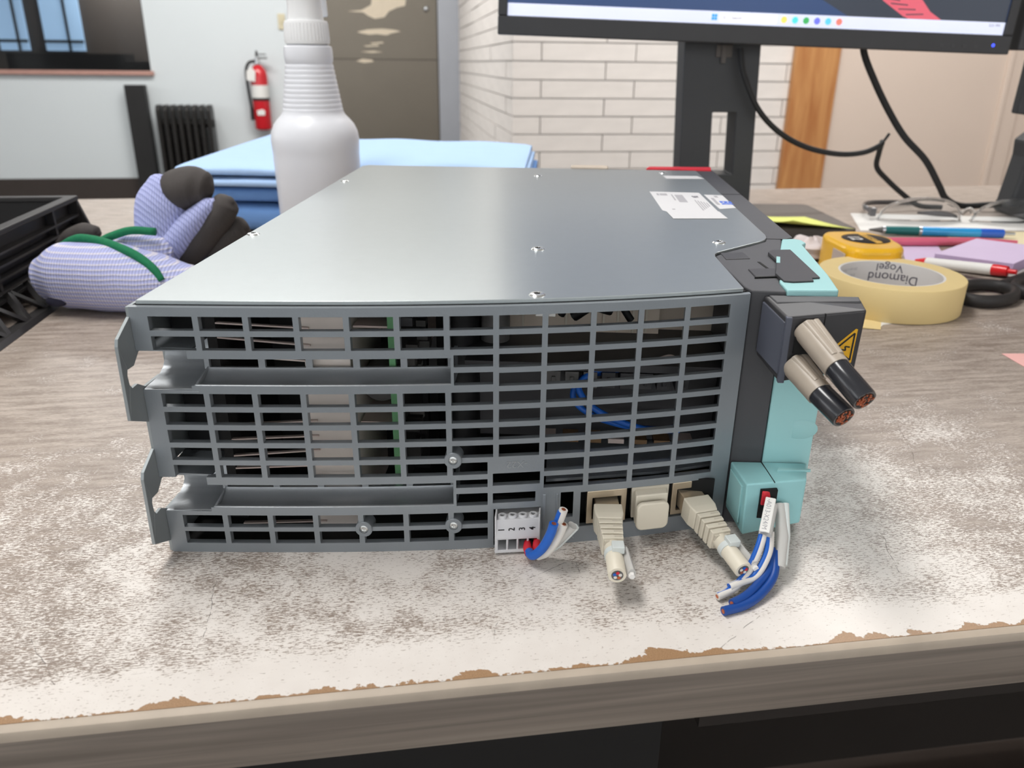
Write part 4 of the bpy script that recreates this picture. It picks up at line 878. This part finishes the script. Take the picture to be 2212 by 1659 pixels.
# ---- black crate
mat('crate_black', (42, 40, 40), 0.5, var=0.15, scale=40)
CRM = Matrix.Translation(Vector((-266, 416, 0))*S) @ Matrix.Rotation(R_(190), 4, 'Z')   # local x: away to the left, local y: toward the camera
K = thing('plastic_crate', 'black plastic crate with ribbed slotted sides at the left edge of the bench', 'crate', M=CRM)
L_, W_ = 260.0, 300.0
put('rim', lattice([(9, W_-9, 9, L_-9)], [0, W_], [0, L_], lambda x, y, d: (x, y, 62-d), 4.0), 'crate_black', K, bevel=0.8)
def off(z): return (-(20-z)/20*20.0 if z < 20 else 0.0)            # the sides flare outward to the foot
def wallbar(z0, z1, t0, t1, y0=0, y1=L_):
    return MB().hexa([(off(z0)+t0, y0, z0), (off(z0)+t1, y0, z0), (off(z0)+t1, y1, z0), (off(z0)+t0, y1, z0)], [(off(z1)+t0, y0, z1), (off(z1)+t1, y0, z1), (off(z1)+t1, y1, z1), (off(z1)+t0, y1, z1)])
put('side_wall', wallbar(20, 60, 8, 10), 'crate_black', K)
for z0 in (20, 28.5, 37, 45.5): put('side_rib', wallbar(z0, z0+1.6, 0.2, 10), 'crate_black', K)
for y0 in (0, 48, 152, 256): put('upright', wallbar(0.3 if y0 in (0, 256) else 20, 60, 1.5, 7, y0, y0+3.5), 'crate_black', K)
put('foot_rail', wallbar(0.3, 3.2, -1, 7), 'crate_black', K)
for k in range(8):
    y0 = 4+32*k
    for a, b in ((y0, y0+15), (y0+30, y0+15)):
        put('lattice_bar', MB().hexa([(off(2)+1, a-2.5, 2), (off(2)+6, a-2.5, 2), (off(2)+6, a+2.5, 2), (off(2)+1, a+2.5, 2)], [(off(20)+1, b-2.5, 20), (off(20)+6, b-2.5, 20), (off(20)+6, b+2.5, 20), (off(20)+1, b+2.5, 20)]), 'crate_black', K)
put('far_wall', MB().box(0, W_, 2, 5, 0.5, 58), 'crate_black', K)
put('tray', MB().box(0, W_, 4, L_-4, 14, 16), 'crate_black', K)
put('left_wall', MB().box(W_-6, W_-3, 0, L_, 0.5, 58), 'crate_black', K)
put('near_wall', MB().box(-8, W_, L_-5, L_-2, 2, 58), 'crate_black', K)
# ------------------------------------------------------------------ right side: monitor, cables, desk clutter
mat('monitor_black', (52, 52, 54), 0.5, var=0.08, scale=60)
mat('stand_black', (58, 59, 62), 0.5, var=0.06, scale=40)
mat('base_grey', (92, 86, 82), 0.55, var=0.06, scale=40)
def emis(name, rgb, s): return mat(name, rgb, 0.3, var=0.05, scale=20, emit=s)
emis('screen_blue', (38, 60, 100), 0.6); emis('screen_dark', (44, 50, 62), 0.5); emis('screen_red', (206, 88, 104), 0.5); emis('taskbar', (208, 213, 232), 0.52); emis('search_box', (232, 232, 240), 0.55)
emis('icon_blue', (40, 140, 220), 0.8); emis('icon_yellow', (240, 190, 90), 0.8); emis('icon_teal', (70, 190, 190), 0.8); emis('icon_green', (50, 150, 80), 0.8); emis('icon_violet', (96, 100, 200), 0.8); emis('icon_cyan', (80, 176, 214), 0.8); emis('icon_red', (226, 110, 96), 0.8); emis('led_blue', (60, 80, 255), 1.4)
MF = Matrix.Translation(Vector((94.83, 661.68, 0))*S) @ Matrix.Rotation(YAW, 4, 'Z')
MN = thing('monitor', 'black desktop monitor on a flat stand, taskbar lit along the screen foot', 'monitor', M=MF)
PM = Matrix.Translation((252, 0, 187.1)) @ Matrix.Rotation(R_(1.58), 4, 'Y')
def mp_(mb): return mb.mx(PM)
bz = put('bezel', mp_(MB().box(-271, 271, 0, 26, 0, 18.3).box(-271, -261.5, 0, 26, 18.3, 330).box(261.5, 271, 0, 26, 18.3, 330).box(-271, 271, 0, 26, 320, 330)), 'monitor_black', MN, bevel=1.2)
put('back_shell', mp_(MB().box(-266, 266, 24, 40, 4, 326).box(-120, 120, 40, 62, 60, 240)), 'monitor_black', MN, bevel=3)
sc_ = put('screen', mp_(MB().box(-261.5, 261.5, 3, 5, 18.3, 320)), 'screen_blue', MN)
def flat(name, m, pts, d, parent=None): return put(name, mp_(MB().prism(pts, 3-d, 3, 'y')), m, parent or sc_)
rect = lambda a, b, c, d: [(a, c), (b, c), (b, d), (a, d)]
tb_ = flat('taskbar', 'taskbar', rect(-261, 261, 18.6, 30.7), 0.2)
flat('wallpaper_shape', 'screen_dark', [(95, 30.7), (60, 48), (70, 80), (180, 90), (261, 120), (261, 30.7)], 0.1)
flat('wallpaper_shape', 'screen_red', [(118, 58), (128, 47), (152, 33), (158, 30.8), (193, 30.8), (180, 38), (160, 58)], 0.25)
for k in range(4): flat('wallpaper_line', 'screen_dark', [(128+k*9, 50-k*5), (146+k*9, 48-k*4), (146+k*9, 47-k*4), (128+k*9, 49-k*5)], 0.4)
for dx, dz in ((-47.3, 22.2), (-44.3, 22.2), (-47.3, 25.2), (-44.3, 25.2)): flat('start_icon', 'icon_blue', rect(dx, dx+2.6, dz, dz+2.6), 0.5, tb_)
flat('search_field', 'search_box', rect(-38.5, 21, 20.4, 29.4), 0.4, tb_)
for k, m in enumerate(['icon_yellow', 'icon_teal', 'icon_green', 'icon_violet', 'icon_cyan', 'icon_red']):
    x = 28.7+11.6*k
    ic = flat('task_icon', m, [(x+3.3*math.cos(a*0.785+0.39), 25+3.4*math.sin(a*0.785+0.39)) for a in range(8)], 0.5, tb_)
put('magnifier', mp_(MB().lathe([(1.0, 2.4), (1.4, 2.4), (1.4, 2.6), (1.0, 2.6), (1.0, 2.4)], (-34, 0, 25), 12, 'y', ring=True)), 'print_grey', tb_)
lettering('search_text', 'Search', 4.0, 'print_grey', tb_, PM @ frame((-21, 2.5, 24.8), (1, 0, 0), (0, 0, 1)), 0.02)
lettering('clock_text', '2:31 PM', 3.6, 'print_grey', tb_, PM @ frame((250, 2.5, 27.4), (1, 0, 0), (0, 0, 1)), 0.02)
put('power_light', mp_(MB().lathe([(0.1, -0.4), (1.6, -0.2), (1.8, 0.1)], (252.5, 0, 8.5), 12, 'y')), 'led_blue', bz)
for k in range(4): put('button', mp_(MB().box(196+k*12, 200+k*12, -0.5, 1, 5, 8)), 'black_plastic', bz, bevel=0.2)
nk = put('stand_neck', lattice([(225.5, 252.5, 47, 116)], [190.5, 275], [8, 230], lambda x, z, d: (x+(110-z)*0.048, 40+d, z), 42.0), 'stand_black', MN, bevel=1.0)
put('neck_joint', MB().box(205, 262, 34, 44, 200, 240), 'stand_black', MN, bevel=2)
put('cable_clip', MB().box(222, 240, 38.4, 40, 174, 187).box(228, 233, 36, 39, 168, 187), 'base_grey', nk, bevel=0.5)
put('stand_base', MB().prism([(118, -92), (352, -92), (358, -86), (352, 44), (346, 50), (124, 50), (118, 44)], 0.4, 12.2), 'base_grey', MN, bevel=2.5, seg=3)
# yellow sticky note lying on the stand base, one end curling up
mat('sticky_yellow', (226, 232, 122), 0.6, var=0.03, scale=30)
def note(s, t):
    c00, c10, c11, c01 = Vector((352, 636, 0)), Vector((418, 648, 0)), Vector((448, 577, 0)), Vector((382, 565, 0))
    p = c00*(1-s)*(1-t)+c10*s*(1-t)+c11*s*t+c01*(1-s)*t
    lift = 10*max(0, t-0.3)**2*(1.0-s*0.75)*1.8 + 3*(1-s)**3
    return (p.x, p.y, 12.7+lift)
nb = MB().grid(note, 12, 12); o = put('sticky_note', nb, 'sticky_yellow', None, smooth=60)
md = o.modifiers.new('thickness', 'SOLIDIFY'); md.thickness = 0.0004
tag(o, 'yellow-green sticky note curling up on the monitor stand base', 'sticky note')
# second monitor at the right edge
M2 = thing('monitor', 'second black monitor, only its left edge visible at the right side', 'monitor', M=MF)
put('bezel', MB().prism([(532, 184), (1060, 178), (1050, 520), (536, 520)], 0, 28, 'y'), 'monitor_black', M2, bevel=1.5)
put('screen', MB().prism([(545, 203), (1046, 197), (1040, 508), (548, 508)], -1, 0, 'y'), 'screen_dark', M2)
put('stand_neck', MB().prism([(568, 118), (620, 112), (620, 190), (569, 190)], 34, 48, 'y'), 'stand_black', M2, bevel=2)
put('stand_post', MB().prism([(588, 12), (680, 12), (680, 190), (612, 190), (606, 100), (592, 88), (594, 70)], 38, 70, 'y'), 'stand_black', M2, bevel=3)
put('stand_base', MB().box(600, 800, -60, 90, 0.4, 14), 'stand_black', M2, bevel=2)

# ---- cables
def cable(label, pts, r, extra=None):
    sp = smooth_path(pts, 7)
    o = put('power_cable', MB().tube(sp, r, 12), 'black_rubber', None, smooth=60)
    return tag(o, label, 'cable', 'black cables behind the monitor')
Y = 722
cable('black cable hanging from the monitor neck in a low loop past the plank', [(339.3, 706, 183.1), (343, 702, 162.4), (351, 700, 144), (364, 700, 122.3), (382, 702, 104), (406, 706, 88.5), (435, 712, 77.5), (469, 718, 71.9), (497, 724, 73.7), (515, 728, 81.0), (520, 736, 84), (524, 750, 70), (530, 764, 52), (548, 770, 36), (572, 772, 18), (592, 772, 6), (620, 772, 4.2)], 3.1)
cable('thicker black cable dropping from the monitor foot and bending to the right edge', [(478, 730, 205), (483, 740, 182), (501, 740, 150), (523, 740, 118), (546, 740, 90), (576, 742, 64), (602, 752, 34), (620, 765, 16), (645, 775, 6), (680, 775, 8), (720, 760, 14)], 3.8)
mat('tie_black', (26, 26, 27), 0.5)
o = put('cable_tie', MB().tube(smooth_path([(519, 740.5, 80), (523, 738, 86), (527, 737, 94)]), [1.6]*13, 8), 'tie_black', None, smooth=60)
tag(o, 'short black tie tail sticking up where the looped cable turns', 'cable tie')

# ---- masking tape roll
mat('tape_cream', (232, 208, 150), 0.6, var=0.03, scale=60)
mat('core_grey', (228, 225, 223), 0.7, var=0.02)
TC = (403.0, 362.0)
TR = thing('masking_tape', 'roll of cream masking tape lying flat with printed grey core', 'tape', base=(TC[0], TC[1], 0))
put('tape_ring', MB().lathe([(38.2, 0.4), (52.4, 0.4), (52.8, 1.0), (52.8, 24.4), (52.3, 25.0), (38.2, 25.0), (38.2, 0.4)], (TC[0], TC[1], 0), 72, ring=True), 'tape_cream', TR, smooth=40)
core = put('core', MB().lathe([(38.3, 0.4), (38.3, 24.8), (36.6, 24.8), (36.6, 0.4), (38.3, 0.4)], (TC[0], TC[1], 0), 72, ring=True), 'core_grey', TR, smooth=40)
def wrap(text, size, ang0, zc, m):
    cu = bpy.data.curves.new('t', 'FONT'); cu.body = text; cu.size = size; cu.align_x = 'CENTER'; cu.align_y = 'CENTER'
    t = bpy.data.objects.new('t', cu); COL.objects.link(t)
    me0 = bpy.data.meshes.new_from_object(t.evaluated_get(bpy.context.evaluated_depsgraph_get()))
    r = 36.5
    mb = MB()
    for v in me0.vertices:
        a = ang0 + v.co.x/r                     # reads upside down from the front
        mb.v.append((TC[0]+r*math.cos(a), TC[1]+r*math.sin(a), zc - v.co.y))
    mb.f = [tuple(p.vertices) for p in me0.polygons]
    bpy.data.objects.remove(t, do_unlink=True); bpy.data.curves.remove(cu); bpy.data.meshes.remove(me0)
    put('core_print', mb, m, core)
wrap('Diamond', 10.5, R_(64), 12.6, 'print_dark'); wrap('Vogel', 9.0, R_(70), 20.4, 'print_dark')
wrap('ZMF1 0F 2', 3.4, R_(125), 9.0, 'print_grey'); wrap('0.94 x 60 yd', 3.0, R_(125), 14.0, 'print_grey'); wrap('24 mm x 55 m', 3.0, R_(125), 19.0, 'print_grey')
put('tape_end', MB().prism([(362, 330), (382, 312), (376, 296), (362, 299)], 0.35, 0.8), 'tape_cream', TR)
o = put('paper_scrap', MB().prism([(372, 318), (402, 322), (398, 316), (382, 308), (376, 299), (370, 303)], 0.1, 0.34), 'paper_white', None)
tag(o, 'small white paper scrap poking out under the tape roll', 'paper')

# ---- tape measure
mat('measure_yellow', (240, 184, 32), 0.35, var=0.04, coat=0.3)
TMM = place(408, 441, 0, R_(6))
TMs = thing('tape_measure', 'yellow tape measure lying flat behind the masking tape', 'tape measure', M=TMM)
outl = []
for k in range(40):
    a = 2*math.pi*k/40; ca, sa = math.cos(a), math.sin(a)
    e = 2.6 if ca > 0 else 5.0
    outl.append((27*math.copysign(abs(ca)**(2/e), ca), 37*math.copysign(abs(sa)**(2/2.8), sa)))
cs = put('case', MB().prism(outl, 0.3, 33), 'measure_yellow', TMs, bevel=4.5, seg=4, blim=50)
put('side_label', MB().lathe([(0.1, 33.5), (19, 33.4), (20, 32.9)], (3, 3, 0), 40), 'print_black', cs, smooth=40)
put('label_ring', MB().lathe([(20.0, 33.2), (21.2, 33.2), (21.2, 32.8), (20.0, 32.8), (20.0, 33.2)], (3, 3, 0), 40, ring=True), 'measure_yellow', cs)
bd = put('label_band', MB().prism([(4, -15.5), (10, -14.0), (10, 20.0), (4, 21.5)], 33.4, 33.7), 'measure_yellow', cs)
lettering('label_text', 'STANLEY', 6.4, 'print_black', bd, frame((7, 3, 33.75), (0, -1, 0), (1, 0, 0)), 0.02, sx=0.95)
lettering('label_text', '12', 14, 'paper_white', cs, frame((-6.5, 4, 33.6), (0, -1, 0), (1, 0, 0)) , 0.02, bold=0.4)
put('grip', MB().prism([(14, -37.5), (25, -27), (27.6, -12), (27.6, -2), (20, -24), (8, -37.6)], 3, 14), 'black_rubber', cs, bevel=1)
put('mouth', MB().box(-27.6, -26.5, -26, -4, 4, 27), 'fin_metal', cs)
# ---- crumpled tissue
mat('tissue', (232, 220, 218), 0.8, var=0.03)
rr = random.Random(11); tm = MB(); n1, n2 = 14, 10
def tis(s, t):
    a = 2*math.pi*s; b = math.pi*t
    q = 1+0.22*math.sin(3*a+1)*math.sin(2*b)+0.16*math.sin(5*a+2*b)+0.1*math.cos(7*b+a)
    return (386+19*q*math.sin(b)*math.cos(a), 507+16*q*math.sin(b)*math.sin(a), max(0.2, 8+11*q*math.cos(b)))
o = put('crumpled_tissue', MB().grid(tis, 28, 18), 'tissue', None, smooth=50)
tag(o, 'crumpled pinkish white tissue behind the cyan cover', 'tissue')
# ---- papers
mat('paper_cream', (238, 224, 186), 0.6, var=0.02); mat('paper_lilac', (232, 212, 242), 0.6, var=0.03); mat('paper_pink', (246, 190, 184), 0.6, var=0.02); mat('lilac_edge', (196, 172, 208), 0.7, var=0.12, scale=300, stretch=(1, 1, 12))
def sheet(name, pts, z, m, label, cat='paper'):
    o = put(name, MB().prism(pts, z, z+0.2), m, None); return tag(o, label, cat)
sheet('paper_sheet', [(478, 640), (720, 665), (740, 735), (500, 742)], 0.1, 'paper_white', 'white paper sheet under the safety glasses')
sheet('paper_sheet', [(560, 555), (740, 570), (740, 660), (560, 640)], 0.4, 'paper_cream', 'cream paper sheet under the lilac pad at the right edge')
sheet('note_sheet', [(474, 505), (512, 500), (532, 572), (494, 568)], 0.1, 'paper_lilac', 'single lilac note lying between tape measure and lilac pad')
sheet('paper_sheet', [(438.5, 254), (520, 262), (524, 190), (441, 229)], 0.1, 'paper_pink', 'pink paper corner at the right edge of the bench')
LP = thing('note_pad', 'thick pad of lilac notes on a white backing at the right edge', 'note pad', base=(545, 495, 0.6))
c = [(487, 478), (540, 446), (607, 512), (555, 546)]
put('backing', MB().prism([(489, 474), (541, 442), (607, 508), (556, 542)], 3.2, 5.0), 'paper_white', LP)
put('backing_support', MB().prism([(500, 478), (541, 452), (600, 508), (556, 536)], 0.7, 3.2), 'grey_part', LP)
pd = put('sheets', MB().prism(c, 5.0, 13.6), 'lilac_edge', LP)
put('top_sheet', MB().prism(c, 13.6, 14.0), 'paper_lilac', LP)
# ---- pens
mat('pen_teal', (28, 104, 104), 0.4); mat('pen_blue', (36, 150, 214), 0.25, coat=0.4); mat('pen_darkblue', (34, 92, 196), 0.3, coat=0.4); mat('pen_pink', (224, 104, 130), 0.35, coat=0.3); mat('pen_red', (222, 34, 42), 0.3, coat=0.4)
def pen(label, p, q, segs, extra=None):
    p, q = Vector(p), Vector(q); d = (q-p).normalized(); L = (q-p).length
    T = thing('pen', label, 'pen', base=tuple(p), group='pens on the bench')
    for nm, t0, t1, r0, r1, m in segs: put(nm, MB().tube([p+d*L*t0, p+d*L*(t0+t1)/2, p+d*L*t1], [r0, (r0+r1)/2 if abs(r0-r1) > 1 else max(r0, r1), r1], 16), m, T, smooth=40)
    return T, p, d, L
pen('blue ballpoint pen with dark teal grip lying behind the tape measure', (480, 622, 5.2), (628, 614, 5.2), [('tip', 0, 0.09, 0.8, 3.4, 'grey_part'), ('tip_ring', 0.09, 0.11, 4.0, 4.0, 'chrome'), ('grip', 0.11, 0.34, 4.3, 4.8, 'pen_teal'), ('middle_ring', 0.34, 0.36, 4.9, 4.9, 'chrome'), ('barrel', 0.36, 0.76, 4.9, 4.9, 'pen_blue'), ('end_cap', 0.76, 0.92, 4.9, 4.6, 'pen_darkblue'), ('button', 0.92, 1.0, 1.8, 1.6, 'chrome')])
pen('pink pen lying in front of the blue pen', (470, 566, 4.6), (612, 578, 4.6), [('barrel', 0, 0.72, 4.2, 4.4, 'pen_pink'), ('end_cap', 0.72, 1.0, 4.2, 1.6, 'pen_pink')])
T, p, d, L = pen('red and white pen pointing from the lilac pad to the scissors', (473, 482, 5.5), (528, 418, 13.5), [('tip', 0, 0.12, 2.0, 4.4, 'pen_red'), ('barrel', 0.12, 0.78, 4.6, 4.7, 'paper_white'), ('end_cap', 0.78, 0.92, 4.8, 4.2, 'pen_red'), ('button', 0.92, 1.0, 2.2, 2.0, 'pen_red')])
sdv = d.cross(Vector((0, 0, 1))).normalized()
put('clip', MB().tube([p+d*L*0.36-sdv*3.6-Vector((0, 0, 2.6)), p+d*L*0.80-sdv*4.2-Vector((0, 0, 2.0))], [2.4, 3.2], 10), 'pen_red', T, smooth=40)
# ---- scissors
mat('scissor_black', (44, 42, 42), 0.55, var=0.12, scale=60)
SCI = thing('scissors', 'scissors with black finger loops beside the masking tape', 'scissors', base=(540, 400, 0))
def loop(cx, cy, ra, rb, rot, r, z):
    pts = []
    for k in range(33):
        a = 2*math.pi*k/32; x, y = ra*math.cos(a), rb*math.sin(a)
        pts.append((cx+x*math.cos(rot)-y*math.sin(rot), cy+x*math.sin(rot)+y*math.cos(rot), z))
    return MB().tube(pts, [(r, r*1.2)]*33, 10, cap=False)
l1 = put('finger_loop', loop(487, 381, 30, 19, R_(42), 4.2, 5.4), 'scissor_black', SCI, smooth=60)
l2 = put('finger_loop', loop(548, 402, 34, 20, R_(28), 4.4, 5.6), 'scissor_black', SCI, smooth=60)
put('shank', MB().tube([(509, 401, 6), (540, 425, 6.5), (585, 455, 6)], [5, 5.5, 5], 10), 'scissor_black', l1, smooth=60)
put('shank', MB().tube([(576, 424, 6), (590, 440, 6.5), (600, 458, 6)], [5, 5.5, 5], 10), 'scissor_black', l2, smooth=60)
put('blade', MB().prism([(580, 450), (592, 445), (690, 520), (700, 530), (680, 522)], 4.5, 6.0), 'chrome', SCI)
put('blade', MB().prism([(592, 456), (603, 452), (680, 540), (688, 552), (672, 542)], 6.1, 7.6), 'chrome', SCI)
put('pivot_screw', MB().lathe([(4, 4.4), (4, 8.4), (0.1, 8.8)], (593, 452, 0), 16), 'chrome', SCI, smooth=40)
# ---- safety glasses
mat('lens_clear', (246, 248, 250), 0.02, var=0.0, trans=1.0, ior=1.10, coat=0.6); mat('frame_smoke', (120, 118, 120), 0.2, var=0.05, trans=0.3)
SG = thing('safety_glasses', 'clear safety glasses lying on the white paper at the right', 'glasses', base=(610, 700, 0.4))
def lens(cx, cy, flip):
    def fn(s, t):
        a = (s-0.5)*1.9; r = 58
        x = cx+(r*math.sin(a))*flip; y = cy+20-(r*math.cos(a))*0.42
        h = 27*math.sqrt(max(0.0, 1-(abs(s-0.5)*2)**3.0))*(0.72+0.28*math.sin(math.pi*s))
        return (x, y-7*t, 0.8+h*t)
    return fn
for cx, fl in ((566, 1), (672, 1)):
    ln = put('lens', MB().grid(lens(cx, 705, fl), 24, 8), 'lens_clear', SG, smooth=80)
    md = ln.modifiers.new('thickness', 'SOLIDIFY'); md.thickness = 0.0012
    f_ = lens(cx, 705, fl)
    put('lens_rim', MB().tube([Vector(f_(k/24, 1.0)) for k in range(25)], 1.4, 8), 'lens_clear', SG, smooth=60)
    put('lower_rim', MB().tube([Vector(f_(0.45+0.5*k/16, 0.35)) for k in range(17)], [1.2+2.2*math.sin(math.pi*k/16) for k in range(17)], 8), 'frame_smoke', SG, smooth=60)
put('bridge', MB().tube(smooth_path([(612, 704, 9), (619, 700, 15), (626, 704, 9)]), 2.6, 10), 'lens_clear', SG, smooth=60)
put('temple', MB().tube(smooth_path([(514, 708, 9), (512, 735, 10), (540, 790, 5), (600, 810, 3.2)]), [(1.5, 3)]*19, 8), 'frame_smoke', SG, smooth=60)
put('temple', MB().tube(smooth_path([(724, 708, 9), (730, 740, 10), (720, 800, 4)]), [(1.5, 3)]*13, 8), 'lens_clear', SG, smooth=60)
put('hinge', MB().box(509, 516, 703, 712, 4, 14), 'frame_smoke', SG, bevel=1)
